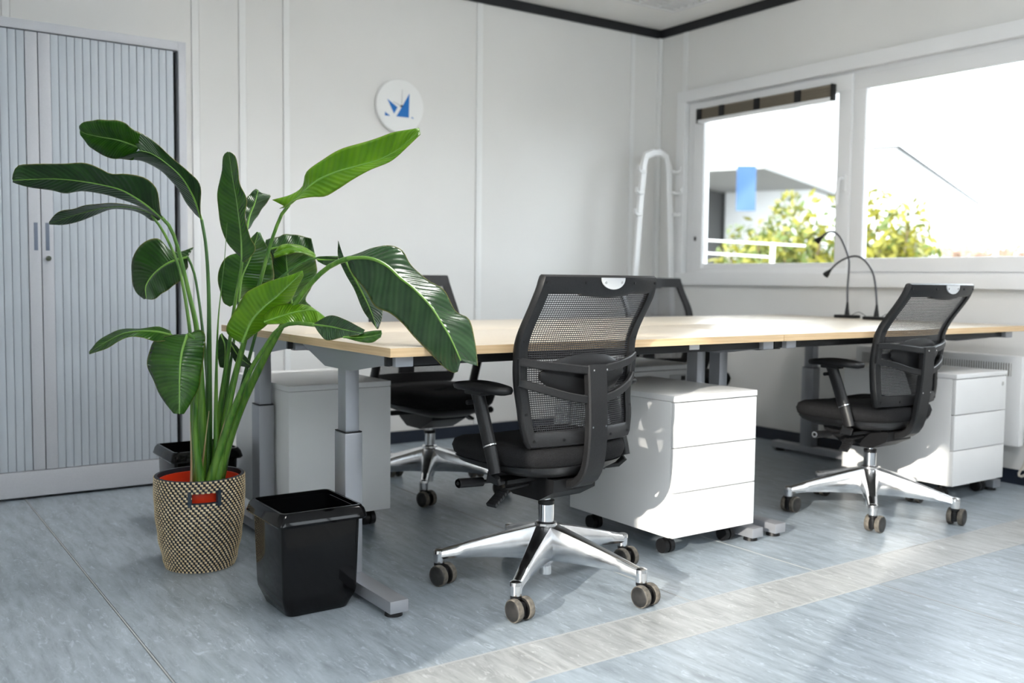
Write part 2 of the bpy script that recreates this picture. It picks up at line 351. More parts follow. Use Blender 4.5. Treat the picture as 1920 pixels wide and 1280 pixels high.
# ------------------------------------------------------------------ windows
def ring(mb, x0, x1, y0, y1, z0, z1, w, b=.004, wb_=None):
    wb_ = w if wb_ is None else wb_
    mb.box(x0, x1, y0, y1, z1-w, z1, b).box(x0, x1, y0, y1, z0, z0+wb_, b)
    mb.box(x0, x1, y0, y0+w, z0+wb_*.98, z1-w*.98, b).box(x0, x1, y1-w, y1, z0+wb_*.98, z1-w*.98, b); return mb
w1 = bpy.data.objects.new('window_1', None); COL.objects.link(w1); struct(w1, 'wide white framed window with two panes looking onto bushes')
ring(MB(), XR-.035, XR+.007, 1.26, 4.675, .918, 2.165, .075).obj('casing', M['white_pvc'], w1)
ring(MB(), XR+.008, XR+.075, 1.302, 4.638, .952, 2.133, .10, .004).obj('window_frame', M['white_pvc'], w1)
MB().box(XR+.002, XR+.075, 3.325, 3.40, 1.05, 2.03, .004).obj('mullion', M['white_pvc'], w1)
s1 = ring(MB(), XR-.012, XR+.045, 3.352, 4.535, .96, 2.075, .085, .006, .062).obj('sash', M['white_pvc'], w1)
s2 = ring(MB(), XR-.002, XR+.045, 1.40, 3.345, 1.00, 2.062, .075, .006, .075).obj('sash', M['white_pvc'], w1)
MB().box(XR+.012, XR+.020, 3.43, 4.455, 1.018, 1.995).obj('pane', M['glass'], w1, smooth=False)
MB().box(XR+.012, XR+.020, 1.47, 3.275, 1.07, 1.99).obj('pane', M['glass'], w1, smooth=False)
h = MB().box(XR-.022, XR-.012, 3.372, 3.402, 1.44, 1.53, .004)
h.tube([(XR-.022, 3.387, 1.51), (XR-.05, 3.387, 1.512), (XR-.06, 3.388, 1.495), (XR-.058, 3.394, 1.43), (XR-.055, 3.396, 1.37)], [.009, .010, .010, .009, .007], 10)
h.obj('window_handle', M['white_pvc'], s1)
MB().cyl((XR-.02, 4.50, 1.20), (XR-.02, 4.50, 1.225), .007, n=10).obj('blind_cord_knob', M['blk'], s1)
# unseen glazings: left wall, where the sun enters; front wall, added for fill
w2 = bpy.data.objects.new('window_2', None); COL.objects.link(w2); struct(w2, 'window beside the camera that lets the low sun in')
MB().box(XL-.07, XL-.062, SY0, SY1, SZ0, SZ1).obj('pane', M['glass'], w2, smooth=False)
w3 = bpy.data.objects.new('fill_window', None); COL.objects.link(w3); struct(w3, 'unseen wide glazing added behind the camera for fill light')
for a, b in FW:
    MB().box(a, b, YF-.07, YF-.062, FZ0, FZ1).obj('pane', M['glass'], w3, smooth=False)
    MB().box((a+b)/2-.04, (a+b)/2+.04, YF-.10, YF-.03, FZ0, FZ1, .004).obj('mullion', M['white_pvc'], w3)

# roller blind drawn up at the top of the left pane
bl = thing('window_blind', 'brown pleated blind drawn up at the top of the left window pane', 'blind', (XR-.03, 3.965, 1.94))
MB().box(-.022, .012, -.505, .505, .072, .088, .003).obj('head_rail', M['rail_brown'], bl)
for k in range(6): MB().box(-.022+.003*(k % 2), .010, -.503, .503, .022+.0083*k, .0288+.0083*k, .002).obj('pleat', M['rail_brown'], bl)
MB().box(-.024, .012, -.503, .503, .0, .020, .003).obj('bottom_rail', M['white_pvc'], bl)
for y in (-.28, .02, .30, .49): MB().box(-.028, -.0225, y-.022, y+.022, .020, .088, .002).obj('clip', M['blk'], bl)
for y in (-.509, .509): MB().box(-.026, .013, y-.004, y+.004, .0, .09, .001).obj('end_cap', M['blk'], bl)

# ------------------------------------------------------------------ tambour cabinet
cb = thing('tambour_cabinet', 'tall silver-grey tambour cabinet with vertical slat doors at the left', 'cabinet', (0.09, 4.44, 0))
CW, CD, CHT = 1.20, .425, 1.975
b_ = MB().box(0, .033, 0, CD, .012, CHT, .002).box(CW-.033, CW, 0, CD, .012, CHT, .002).box(.033, CW-.033, 0, CD, CHT-.040, CHT, .002).box(.033, CW-.033, CD-.015, CD, .012, CHT-.04)
b_.obj('carcass', M['cab'], cb)
MB().box(.033, CW-.033, .001, CD-.02, .012, .118, .002).obj('plinth', M['cab'], cb)
for x in (.06, CW-.06):
    MB().cyl((x, .05, 0), (x, .05, .012), .02).obj('foot', M['blk'], cb)
    MB().cyl((x, CD-.05, 0), (x, CD-.05, .012), .02).obj('foot', M['blk'], cb)
MB().box(.034, CW-.034, .05, .054, .119, CHT-.041).obj('inner_back', M['cab_dark'], cb, smooth=False)
z0, z1 = .121, CHT-.044
for sgn in (-1, 1):
    xa, xb_ = (.5525, .5985) if sgn < 0 else (.6015, .6475)
    st = MB().box(xa, xb_, .004, .030, z0, z1, .003).obj('door_stile', M['cab'], cb)
    hx = (xa+xb_)/2 + (.004 if sgn < 0 else -.001)
    MB().box(hx-.0075, hx+.0075, .0028, .006, 1.04, 1.155, .001).obj('handle_recess', M['recess'], st)
    if sgn > 0:
        MB().cyl((hx+.001, -.008, 1.008), (hx+.001, .006, 1.008), .011, .0125, 18).obj('lock', M['chrome'], st)
pitch = .0312
sl = MB()
for_prof = [(0, .024), (0, .013), (.0012, .0098), (.006, .0088), (.016, .0084), (.024, .0088), (.0295, .0098), (.0305, .013), (.0305, .024)]
sl.prism([(u, w) for u, w in for_prof], 'z', z0, z1)
slm = sl.mesh('slat', M['slat'], ang=50)
for k in range(16):
    link('slat', slm, cb, (.6475+.0008+pitch*k, 0, 0))
for k in range(16):
    link('slat', slm, cb, (.5525-.0008-pitch*(k+1), 0, 0))

# ------------------------------------------------------------------ wall clock
ck = thing('wall_clock', 'round white wall clock printed with blue angular shards', 'clock', (2.584, YB-.0005, 1.893))
ck.rotation_euler = (0, 0, 0)
R = .148
MB().lathe([(0, -.0), (R-.004, -.0), (R, -.004), (R, -.024), (R-.004, -.028), (0, -.028)], 64).obj('case', mat('clock_white', (0.88, 0.88, 0.87), .45), ck, ang=40).rotation_euler = (-math.pi/2, 0, 0)
CY = -.0285
def shard(pts):  # clock crop pixel (1378x1280, centre 695,675; radius ~440 wide x 490 high)
    p = [OY(680+u/9.843, 130+v/9.846, YB-.0285) for u, v in pts]
    MB().prism([(q.x-2.584, q.z-1.893) for q in p], 'y', CY-.0012, CY).obj('printed_shard', M['blue'], ck, smooth=False)
shard([(862, 450), (848, 892), (622, 868)]); shard([(455, 545), (642, 700), (577, 815)])
shard([(412, 782), (505, 856), (410, 850)]); shard([(905, 878), (945, 912), (898, 902)])
c0 = OY(680+707/9.843, 130+680/9.846, YB-.0285); cx_, cz_ = c0.x-2.584, c0.z-1.893
def hand(name, u, v, w):
    e = OY(680+u/9.843, 130+v/9.846, YB-.0285); a = Vector((cx_, cz_)); b = Vector((e.x-2.584, e.z-1.893)); d = (b-a).normalized(); n = Vector((-d.y, d.x))*w
    MB().prism([tuple(a-n), tuple(b-n*.6), tuple(b+n*.6), tuple(a+n)], 'y', CY-.008, CY-.006).obj(name, M['grey_plate'], ck, smooth=False)
hand('hour_hand', 550, 600, .0022); hand('minute_hand', 722, 380, .0018)
MB().cyl((cx_, CY-.010, cz_), (cx_, CY, cz_), .005, n=14).obj('hub', M['blk'], ck)

# ------------------------------------------------------------------ ceiling luminaire
def ceiling_light(label, x, y, watts):
    lu = thing('ceiling_light', label, 'light', (x, y, ZC), 0, 'square louvred ceiling lights')
    q = MB(); q.box(-.30, .30, -.30, -.275, -.035, -.001, .003).box(-.30, .30, .275, .30, -.035, -.001, .003).box(-.30, -.275, -.275, .275, -.035, -.001, .003).box(.275, .30, -.275, .275, -.035, -.001, .003)
    q.obj('light_frame', M['white_met'], lu)
    MB().box(-.275, .275, -.275, .275, -.005, -.001).obj('reflector', M['white_met'], lu, smooth=False)
    for k in range(9): MB().box(-.275, .275, -.275+.055*(k+1)-.0015, -.275+.055*(k+1)+.0015, -.034, -.010).obj('louvre_blade', M['white_met'], lu, smooth=False)
    for k in (1, 2, 3): MB().box(-.275+.1375*k-.002, -.275+.1375*k+.002, -.275, .275, -.034, -.010).obj('louvre_blade', M['white_met'], lu, smooth=False)
    if not watts: return
    ld = bpy.data.lights.new('fill_light', 'AREA'); ld.shape = 'SQUARE'; ld.size = .53; ld.energy = watts; ld.color = (1.0, 0.975, 0.95)  # area lamp added for room brightness, only in the unseen fittings
    lo = bpy.data.objects.new('fill_light', ld); COL.objects.link(lo); lo.parent = lu; lo.location = (0, 0, -.0075)
ceiling_light('square white louvred ceiling light near the window corner', 3.93, 4.12, 0)
ceiling_light('added unseen louvred fill light in front of the tall grey cabinet', 1.60, 3.00, FILL_W)  # this and the next two are unseen, added for overall brightness
ceiling_light('added unseen louvred fill light over the aisle on the window side', 3.20, 1.00, FILL_W)
ceiling_light('added unseen louvred fill light above the camera', 1.00, 0.60, FILL_W)

# ------------------------------------------------------------------ desks
ZT = .7575
def desk(label, x0, x1, y0, y1, feet, colc, mirror):
    t = thing('desk', label, 'desk', (x0, y0, 0), 0, 'four desks pushed together')
    lx, ly = x1-x0, y1-y0
    o = MB().box(.0015, lx-.0015, .0015, ly-.0015, ZT-.024, ZT, .0008).obj('desktop', M['desk_top'], t)
    e = MB()
    th = .0016
    e.box(0, lx, 0, th, ZT-.0243, ZT-.0006).box(0, lx, ly-th, ly, ZT-.0243, ZT-.0006)
    e.box(0, th, th, ly-th, ZT-.0243, ZT-.0006).box(lx-th, lx, th, ly-th, ZT-.0243, ZT-.0006)
    e.obj('edge_band', M['desk_edge'], o, smooth=False)
    zb = ZT-.025
    MB().box(.10, lx-.10, ly*.30, ly*.30+.035, zb-.045, zb, .003).obj('beam', M['blk'], t)
    MB().box(.10, lx-.10, ly*.70, ly*.70+.035, zb-.045, zb, .003).obj('beam', M['blk'], t)
    MB().box(.02, lx-.02, .06, .075, zb-.028, zb, .002).obj('front_rail', M['blk'], t)
    for i, fx in enumerate(feet):
        x = fx-x0; cy = colc-y0; s = -1 if i == 0 else 1
        # side bracket plate (trapezoid) under the top
        yb0, yb1 = (.10, ly-.03)
        pl = [(yb0, zb), (yb1, zb), (yb1, zb-.006), (cy+.10, zb-.062), (cy-.085, zb-.062), (yb0, zb-.030)]
        MB().prism(pl, 'x', x+s*.030-.002, x+s*.030+.002).obj('side_plate', M['silver'], t, smooth=False)
        MB().box(x-.026, x+.026, yb0-.012, yb1, zb-.012, zb-.001, .002).obj('bracket', M['silver'], t)
        MB().box(x-.027, x+.027, yb0-.06, yb0-.014, zb-.030, zb-.001, .003).obj('bracket_end', M['silver'], t)
        MB().box(x-.022, x+.022, cy-.028, cy+.028, .40, zb-.012, .003).obj('inner_column', M['silver'], t)
        MB().box(x-.0285, x+.0285, cy-.0385, cy+.0385, .048, .478, .004).obj('outer_column', M['silver'], t)
        MB().box(x-.0275, x+.0275, cy-.0375, cy+.0375, .4785, .482, .001).obj('column_collar', M['blk'], t)
        f = MB().box(x-.029, x+.029, .065, ly-.03, .014, .050, .004).obj('foot', M['silver'], t)
        for yy in (.10, ly-.07): MB().cyl((x, yy, 0), (x, yy, .0135), .026, .024, 20).obj('glide', M['blk'], f)
    MB().box(.22, .36, ly*.45, ly*.62, zb-.06, zb-.002, .004).obj('control_box', M['blk'], t)
    return t
dA = desk('maple desk nearest the plant, its front corner over the black bin', 1.187, 2.749, 2.28, 2.98, (1.251, 2.717), 2.675, False)
dB = desk('maple desk in front of the window with the chair at the far right', 2.752, 4.395, 2.28, 2.98, (2.84, 4.33), 2.675, False)
dC = desk('maple rear desk behind the plant, against the first desk by the bin', 1.187, 2.749, 2.985, 3.665, (1.251, 2.717), 3.40, False)
dD = desk('maple rear desk in the window corner carrying the gooseneck lamps', 2.752, 4.395, 2.985, 3.665, (2.84, 4.33), 3.40, False)
# paper labels on the rail of the near desk
p = OY(1303, 651, 2.335); MB().box(p.x-1.187-.022, p.x-1.187+.022, .056, .0598, p.z-.008, p.z+.010).obj('label_plate', M['paper'], dA, smooth=False)

# ------------------------------------------------------------------ drawer units
def caster_small(t, x, y):
    c = MB(); c.cyl((x-.022, y, .026), (x-.004, y, .026), .026, n=20).cyl((x+.004, y, .026), (x+.022, y, .026), .026, n=20)
    c.cyl((x-.006, y, .026), (x+.006, y, .026), .012, n=12).cyl((x, y, .026), (x, y, .070), .008, n=10)
    c.box(x-.018, x+.018, y-.018, y+.018, .064, .0715, .001)
    c.obj('caster', M['blk'], t)
def pedestal(label, x, y, rz=0, lock=True):
    t = thing('drawer_unit', label, 'drawer unit', (x, y, 0), rz, 'white drawer units under the desks')
    w, d = .402, .56
    MB().box(-w/2, w/2, -d/2+.018, d/2, .072, .536, .0015).obj('body', M['white_met'], t)
    MB().box(-w/2-.001, w/2+.001, -d/2-.002, d/2, .5372, .557, .002).obj('top_panel', M['white_met'], t)
    hz = (.535-.072)/3
    for k in range(3):
        dr = MB().box(-w/2+.0005, w/2-.0005, -d/2, -d/2+.0175, .072+hz*k+.0018, .072+hz*(k+1)-.0018, .0012).obj('drawer', M['white_met'], t)
        if k == 2 and lock:
            MB().cyl((w/2-.035, -d/2-.004, .500), (w/2-.035, -d/2+.001, .500), .009, n=16).obj('lock', M['chrome'], dr)
    for sx in (-1, 1):
        for sy in (-1, 1): caster_small(t, sx*(w/2-.052), sy*(d/2-.085))
    return t
pA = pedestal('white drawer unit in full sunlight between the two front chairs', 2.484, 2.62, 0, False)
pB = pedestal('white drawer unit with a round lock under the right-hand desk end', 4.096, 2.585, 0)
pC = pedestal('white drawer unit turned back-on behind the silver desk leg near the plant', 1.487, 3.52, math.pi)
pD = pedestal('white drawer unit half hidden behind the sunlit one, with a small label holder', 3.077, 3.505, 0, False)
lab = MB().box(.03, .13, -.2845, -.2805, .478, .512, .001).obj('label_holder', M['grey_plate'], pD)
MB().box(.10, .125, -.286, -.2846, .485, .505).obj('label_card', M['blk_soft'], lab, smooth=False)

# ------------------------------------------------------------------ office chair
def interp(t, pts):
    for (a, va), (b, vb) in zip(pts, pts[1:]):
        if t <= b:
            k = (t-a)/(b-a); k = k*k*(3-2*k); return va+(vb-va)*k
    return pts[-1][1]
def back_pt(s, t, rec=0.0):
    z = .462+.495*t
    w = interp(t, [(0, .206), (.18, .222), (.50, .238), (.85, .235), (1, .228)])
    if t > .97: w *= 1-.03*((t-.97)/.03)**2
    if t < .045: w *= 1-.06*((.045-t)/.045)**2
    y = interp(t, [(0, -.168), (.35, -.150), (.55, -.155), (1, -.250)])
    y += .036*s*s
    return Vector((s*w, y - rec*t, z - rec*.25*t))
def make_chair(label, loc, face, base_ang, rec=0.0, cast=1.7, group='office chairs around the desks'):
    t = thing('office_chair', label, 'chair', loc, face-math.pi/2, group)
    # five-star base
    base = MB().lathe([(.020, .060), (.030, .085), (.036, .12), (.038, .165), (.034, .195), (.026, .200)], 28, cap=True).obj('base_hub', M['alu'], t, ang=50)
    lg = MB()
    n = 12; rings = []
    for i in range(n+1):
        u = i/n; r = .012+u*.318
        zt = .194-.086*u**1.08; h_ = .082*(1-u)**1.25+.031; wd = .046*(1-u)**1.4+.033
        zb_ = zt-h_
        rings.append([(r, -wd/2, zb_+h_*.25), (r, -wd/2*.92, zt-h_*.28), (r, -wd/2*.62, zt-.003), (r, 0, zt), (r, wd/2*.62, zt-.003), (r, wd/2*.92, zt-h_*.28), (r, wd/2, zb_+h_*.25), (r, wd/2*.6, zb_), (r, -wd/2*.6, zb_)])
    lg.loft(rings); lg.cyl((.330, 0, .068), (.330, 0, .096), .0165, .0185, 18); lg.lathe([(.0185, .096), (.017, .1055), (.011, .109), (0, .1095)], 18, (.330, 0, 0))
    lgm = lg.mesh('base_leg', M['alu'], ang=40)
    # caster: hood + twin wheels
    cs = MB().cyl((0, 0, .050), (0, 0, .070), .0095, n=14).cyl((0, 0, .058), (0, 0, .066), .016, n=18)
    cs.box(-.036, .012, -.0095, .0095, .014, .054, .006); csm = cs.mesh('caster', M['blk'])
    wh = MB(); rr = .0325
    wh.lathe([(0, -.0098), (rr*.5, -.0102), (rr-.006, -.0096), (rr-.0035, -.0080)], 28, mi=0).lathe([(rr-.0035, -.0080), (rr-.0008, -.0072), (rr, -.004), (rr, .007), (rr-.001, .0095), (rr-.003, .0105)], 28, mi=1).lathe([(rr-.003, .0105), (0, .0105)], 28, mi=0)
    whm = wh.mesh('wheel', [M['hubcap'], M['tread']], ang=40)
    for k in range(5):
        a = base_ang+k*2*math.pi/5
        l_ = link('base_leg', lgm, base, None, (0, 0, a))
        ca = link('caster', csm, t, (.330*math.cos(a), .330*math.sin(a), 0), (0, 0, cast-(face-math.pi/2)+rnd.uniform(-.22, .22)))
        link('wheel', whm, ca, (-.018, -.0215, rr), (-math.pi/2, 0, 0))
        link('wheel', whm, ca, (-.018, .0215, rr), (math.pi/2, 0, 0))
    gl = MB().lathe([(0, .034), (.0195, .034), (.0195, .098), (.023, .100), (.023, .13), (.0245, .196), (.0245, .262), (.0140, .2625), (.0140, .30), (0, .30)], 28)
    gl.obj('gas_lift', M['chrome'], t)
    MB().lathe([(.0142, .2655), (.0255, .2645), (.0255, .254), (.0247, .252)], 24).obj('lift_collar', M['blk'], t)
    # mechanism
    me_ = MB().prism([(-.13, .356), (.17, .356), (.16, .332), (.06, .284), (-.06, .284), (-.125, .318)], 'x', -.085, .085)
    me_.box(-.20, .20, -.055, .015, .345, .358, .003).box(-.085, .085, -.10, .10, .345, .366, .004)
    me_.obj('mechanism', M['blk'], t)
    lv = MB().cyl((-.10, .03, .335), (-.22, .045, .340), .006, n=12).cyl((-.215, .045, .340), (-.295, .055, .343), .0135, .0145, 18)
    lv = lv.obj('tension_lever', M['blk'], t); MB().lathe([(.006, 0), (.0125, 0), (.0125, .003), (.006, .003)], 20).obj('lever_ring', M['chrome'], lv)
    lv.children[0].location = (-.2955, .055, .343); lv.children[0].rotation_euler = (0, -math.pi/2, .12)
    pd = MB().cyl((-.10, -.03, .33), (-.20, -.03, .325), .005, n=10)
    for k in range(6): pd.sweep([(-.195-.010*k, -.035-.002*k, .325-.006*k), (-.203-.010*k, -.037-.002*k, .320-.006*k)], (0, 1, .2), .034, .012)
    pd.obj('tilt_paddle', M['blk_soft'], t)
    # seat
    def seat_ring(k, w, d, z, yo=0, n=40, e=3.2, crown=0):
        out = []
        for j in range(n):
            a = 2*math.pi*j/n; c_, s_ = math.cos(a), math.sin(a)
            x = w*math.copysign(abs(c_)**(2/e), c_); y = d*math.copysign(abs(s_)**(2/e), s_)
            if y < 0: x *= 1-.10*(y/d)**2
            out.append((x, y+yo, z - .020*max(0, (y/d-.55)/.45)**2*(1 if y > 0 else 0) + crown*(1-(x/w)**2)))
        return out
    cu = MB().loft([seat_ring(0, .222, .208, .397, .035), seat_ring(0, .240, .226, .412, .035), seat_ring(0, .246, .232, .434, .035), seat_ring(0, .238, .226, .453, .035), seat_ring(0, .215, .204, .464, .035), seat_ring(0, .15, .14, .469, .035), seat_ring(0, .05, .05, .470, .035)])
    cu.obj('seat_cushion', M['fabric'], t, ang=80)
    sh = MB().loft([seat_ring(0, .10, .12, .360, .02), seat_ring(0, .17, .17, .366, .03), seat_ring(0, .225, .208, .388, .035), seat_ring(0, .238, .222, .404, .035), seat_ring(0, .234, .218, .405, .035)])
    sh.obj('seat_shell', M['blk_soft'], t, ang=60)
    # backrest frame
    fr = MB(); ns, nt = 28, 36
    SI, T0, T1 = .855, .095, .895
    def addgrid(s0, s1, t0, t1, a, b):
        def rimdrop(s, q): return 0
        for off, flip in ((0, 0), (-.020, 1)):
            v = []; 
            for j in range(b+1):
                for i in range(a+1):
                    s_ = s0+(s1-s0)*i/a; q_ = t0+(t1-t0)*j/b
                    edge = min(1, (1-abs(s_))/.05, q_/.03 if q_ < .5 else (1-q_)/.03)
                    p_ = back_pt(s_, q_, rec); p_.y += off*(.45+.55*math.sqrt(max(0, edge))) if off else -.002
                    v.append(p_)
            fr.add(v, [(j*(a+1)+i, j*(a+1)+i+1, (j+1)*(a+1)+i+1, (j+1)*(a+1)+i) for j in range(b) for i in range(a)])
    # full ring as one closed loop section: outer/inner loops front and back
    def loop(so, tb, tt, off, edge=1.0):
        pts = []
        for i in range(ns): pts.append((-so+2*so*i/ns, tb))
        for j in range(nt): pts.append((so, tb+(tt-tb)*j/nt))
        for i in range(ns): pts.append((so-2*so*i/ns, tt))
        for j in range(nt): pts.append((-so, tt-(tt-tb)*j/nt))
        out = []
        for s_, q_ in pts:
            dip = .022*max(0, 1-(s_/.42)**2)**.5*(1 if q_ > .7 else 0) if so < .95 else 0
            p_ = back_pt(s_, q_-dip*1.0, rec); p_.y += off; out.append(p_)
        return out
    secs = [loop(.985, .008, .992, .004), loop(1.0, 0, 1.0, -.004), loop(1.0, 0, 1.0, -.012), loop(.975, .012, .988, -.021), loop(.90, .075, .915, -.021), loop(SI, T0, T1, -.016), loop(SI, T0, T1, .003)]
    fr.loft(secs+[secs[0]], cap=False)
    frame = fr.obj('back_frame', M['blk_soft'], t, ang=38)
    sc = MB()
    for s_, q_ in [(-.93, .955), (-.40, .955), (.45, .955), (.93, .955), (-.93, .62), (.93, .62), (-.935, .40), (.935, .40), (-.935, .20), (.935, .20), (-.9, .045), (-.45, .045), (.45, .045), (.9, .045)]:
        p_ = back_pt(s_, q_, rec); sc.cyl((p_.x, p_.y-.0205, p_.z), (p_.x, p_.y-.0225, p_.z), .0042, n=10)
    sc.obj('screw_heads', M['blk'], frame)['kind'] = 'stuff'
    # woven mesh: threads across and down
    ms = MB(); rows = 66; nsg = 16
    def ribbon(pts, dirv, hw, th):
        rg = []
        for p_ in pts: rg.append([p_+dirv*hw+Vector((0, th, 0)), p_+dirv*hw-Vector((0, th, 0)), p_-dirv*hw-Vector((0, th, 0)), p_-dirv*hw+Vector((0, th, 0))])
        ms.loft(rg, cap=False)
    for r in range(rows):
        q_ = T0-.005+(T1-T0+.01)*(r+.5)/rows
        ribbon([back_pt(-SI*1.01+2*SI*1.01*i/nsg, q_, rec) + Vector((0, -.008, 0)) for i in range(nsg+1)], Vector((0, 0, 1)), .00135, .0005)
    for c in range(54):
        s_ = -SI+2*SI*(c+.5)/54
        ribbon([back_pt(s_, T0+(T1-T0)*j/20, rec) + Vector((0, -.0075, 0)) for j in range(21)], Vector((1, 0, 0)), .0008, .0004)
    mo = ms.obj('back_mesh', M['mesh'], t); mo['kind'] = 'stuff'
    # grey plate at the top of the back
    p_ = back_pt(0.02, .955, rec); gp = []
    for j in range(17):
        a = math.pi+math.pi*j/16; gp.append((p_.x+.046*math.cos(a), p_.z+.012+.030*math.sin(a)))
    gp += [(p_.x+.046, p_.z+.015), (p_.x-.046, p_.z+.015)]
    pl = MB().prism(gp, 'y', p_.y-.0255, p_.y-.0215).obj('grip_plate', M['grey_plate'], t, smooth=False)
    for dx in (-.032, .032): MB().cyl((p_.x+dx, p_.y-.0265, p_.z+.002), (p_.x+dx, p_.y-.0255, p_.z+.002), .004, n=10).obj('plate_screw', M['chrome'], pl)
    # spine
    def ty(z): return -rec*max(0, (z-.462)/.495)
    sp = [(0, .02, .338), (0, -.07, .336), (0, -.13, .340), (0, -.175, .358), (0, -.202, .40), (0, -.214, .47), (0, -.215+ty(.56), .56), (0, -.211+ty(.64), .64), (0, -.206+ty(.70), .698)]
    spc = cr(sp, 22)
    spine = MB().sweep(spc, (1, 0, 0), [.062]*6+[.075]*16, [.030]*6+[.026]*16, rnd_=.35).obj('spine', M['blk_soft'], t, ang=30)
    ss = MB()
    for dx in (-.026, .026):
        for z in (.685, .52): ss.cyl((dx, -.2275+ty(z), z), (dx, -.2305+ty(z), z), .003, n=8)
    ss.obj('spine_screws', M['chrome'], spine)['kind'] = 'stuff'
    # braces from spine to frame sides
    for s_ in (-1, 1):
        ed = back_pt(s_*.97, .50, rec); ed2 = back_pt(s_*.97, .385, rec)
        b1 = cr([(ed.x, ed.y-.020, ed.z+.003), (s_*.175, -.172+ty(.70), .702), (s_*.11, -.196+ty(.70), .694), (s_*.030, -.2105+ty(.68), .684)], 10)
        b2 = cr([(ed2.x, ed2.y-.020, ed2.z), (s_*.165, -.178+ty(.62), .632), (s_*.10, -.200+ty(.60), .612), (s_*.030, -.2125+ty(.60), .598)], 10)
        bb = MB().sweep(b1, (0, .0, 1), .024, .014, rnd_=.4).sweep(b2, (0, 0, 1), .024, .014, rnd_=.4)
        bb.sweep([Vector(b1[0])+Vector((-s_*.006, 0, .008)), Vector(b2[0])+Vector((-s_*.006, 0, -.008))], (1, 0, 0), .022, .014, rnd_=.4)
        bb.obj('back_brace', M['blk_soft'], t, ang=40)
    # lumbar pad between mesh and braces
    rings = []
    for k in range(9):
        u = -1+2*k/8; hgt = .062*max(.02, 1-u*u)**.45; x = .165*u; y = -.174+.022*u*u+ty(.67)
        rings.append([(x, y+.007*math.cos(a), .668+hgt*math.sin(a)) for a in [2*math.pi*j/14 for j in range(14)]])
    MB().loft(rings).obj('lumbar_pad', M['blk'], t, ang=60)
    # armrests
    for s_ in (-1, 1):
        x = s_*.262
        ap = MB()
        def padring(w, d, z):
            out = []
            for j in range(28):
                a = 2*math.pi*j/28; c_, q_ = math.cos(a), math.sin(a)
                xx = w*math.copysign(abs(c_)**.75, c_); yy = d*math.copysign(abs(q_)**.75, q_)
                xx += -s_*.012*(yy/d)**2
                out.append((x+xx, yy+.0, z+.008*(yy/d)**2*(-1)))
            return out
        ap.loft([padring(.034, .100, .622), padring(.042, .117, .626), padring(.045, .121, .635), padring(.042, .118, .643), padring(.030, .102, .647)])
        arm = ap.obj('arm_pad', M['blk'], t, ang=70)
        po = MB().tube([(x, .014, .622), (x, -.018, .545), (x, -.048, .468)], [.0245, .0245, .0245], 20, flat=.66)
        po.box(x-.02, x+.02, -.03, .05, .608, .624, .004)
        post = po.obj('arm_post', M['blk_soft'], t)
        MB().cyl((x-s_*.0, .022, .585), (x+s_*.030, .022, .585), .007, n=12).obj('height_button', M['blk'], post)
        MB().tube([(x, -.0485, .467), (x, -.050, .4635)], [.0250, .0250], 20, flat=.68).obj('post_ring', M['chrome'], post)
        lo = MB().tube([(x, -.0505, .4625), (x, -.066, .420), (x, -.076, .388)], [.0235, .0225, .021], 20, flat=.70)
        lo.sweep([(x, -.070, .385), (x-s_*.01, -.055, .362), (x-s_*.06, -.02, .352)], (0, 1, 0), .042, .014, rnd_=.4)
        lo.obj('arm_bracket', M['blk_soft'], t)
    return t
D = math.radians
def chair(label, x, y, face, ba, rec=0.0, cast=97):
    return make_chair(label, (x, y, 0), D(face), D(ba-(face-90)), rec, D(cast))
ch1 = chair('large black mesh-back office chair nearest the camera, seen from behind in front of the desk', 1.775, 2.372, 94.5, 3)
ch2 = chair('black mesh-back office chair at the far right, its arm and base lit by sun', 3.448, 2.401, 92, 2, .055, 185)
ch3 = chair('black office chair behind the big drooping leaf, on the far side of the desks', 2.15, 3.75, 271, 20)
ch4 = chair('black office chair in the window corner, only the top of its back showing', 3.69, 3.79, 268, 50)

# ------------------------------------------------------------------ waste bins
def bin_(label, x, y, rz=0):
    t = thing('waste_bin', label, 'waste bin', (x, y, 0), rz, 'black waste bins')
    def sq(w, d, z, r):
        out = []
        for cx_, cy_, a0 in ((1, 1, 0), (-1, 1, 90), (-1, -1, 180), (1, -1, 270)):
            for k in range(5):
                a = D(a0+k*22.5); out.append((cx_*(w-r)+r*math.cos(a), cy_*(d-r)+r*math.sin(a), z))
        return out
    b = MB().loft([sq(.088, .088, 0, .02), sq(.092, .092, .003, .02), sq(.109, .109, .048, .014), sq(.1105, .1105, .060, .014), sq(.1165, .1170, .268, .014), sq(.117, .118, .285, .014),
                   sq(.1165, .1175, .291, .014), sq(.113, .114, .288, .013), sq(.107, .107, .060, .012), sq(.105, .105, .048, .012), sq(.086, .086, .008, .012)])
    b.obj('bin_body', M['blk_gloss'], t, ang=38)
    MB().loft([sq(.1185, .1195, .262, .015), sq(.130, .131, .262, .018), sq(.134, .135, .268, .018), sq(.128, .129, .290, .018), sq(.120, .121, .3005, .016), sq(.1135, .1145, .3005, .014), sq(.1135, .1145, .2925, .014), sq(.1185, .1195, .2915, .015), sq(.1185, .1195, .262, .015)], cap=False).obj('rim', M['blk_gloss'], t, ang=38)
    return t
bin_('glossy black plastic waste bin in front of the desk foot, beside the basket', 1.083, 2.600)
bin_('black plastic waste bin standing behind the woven basket by the cabinet', 1.095, 3.675)

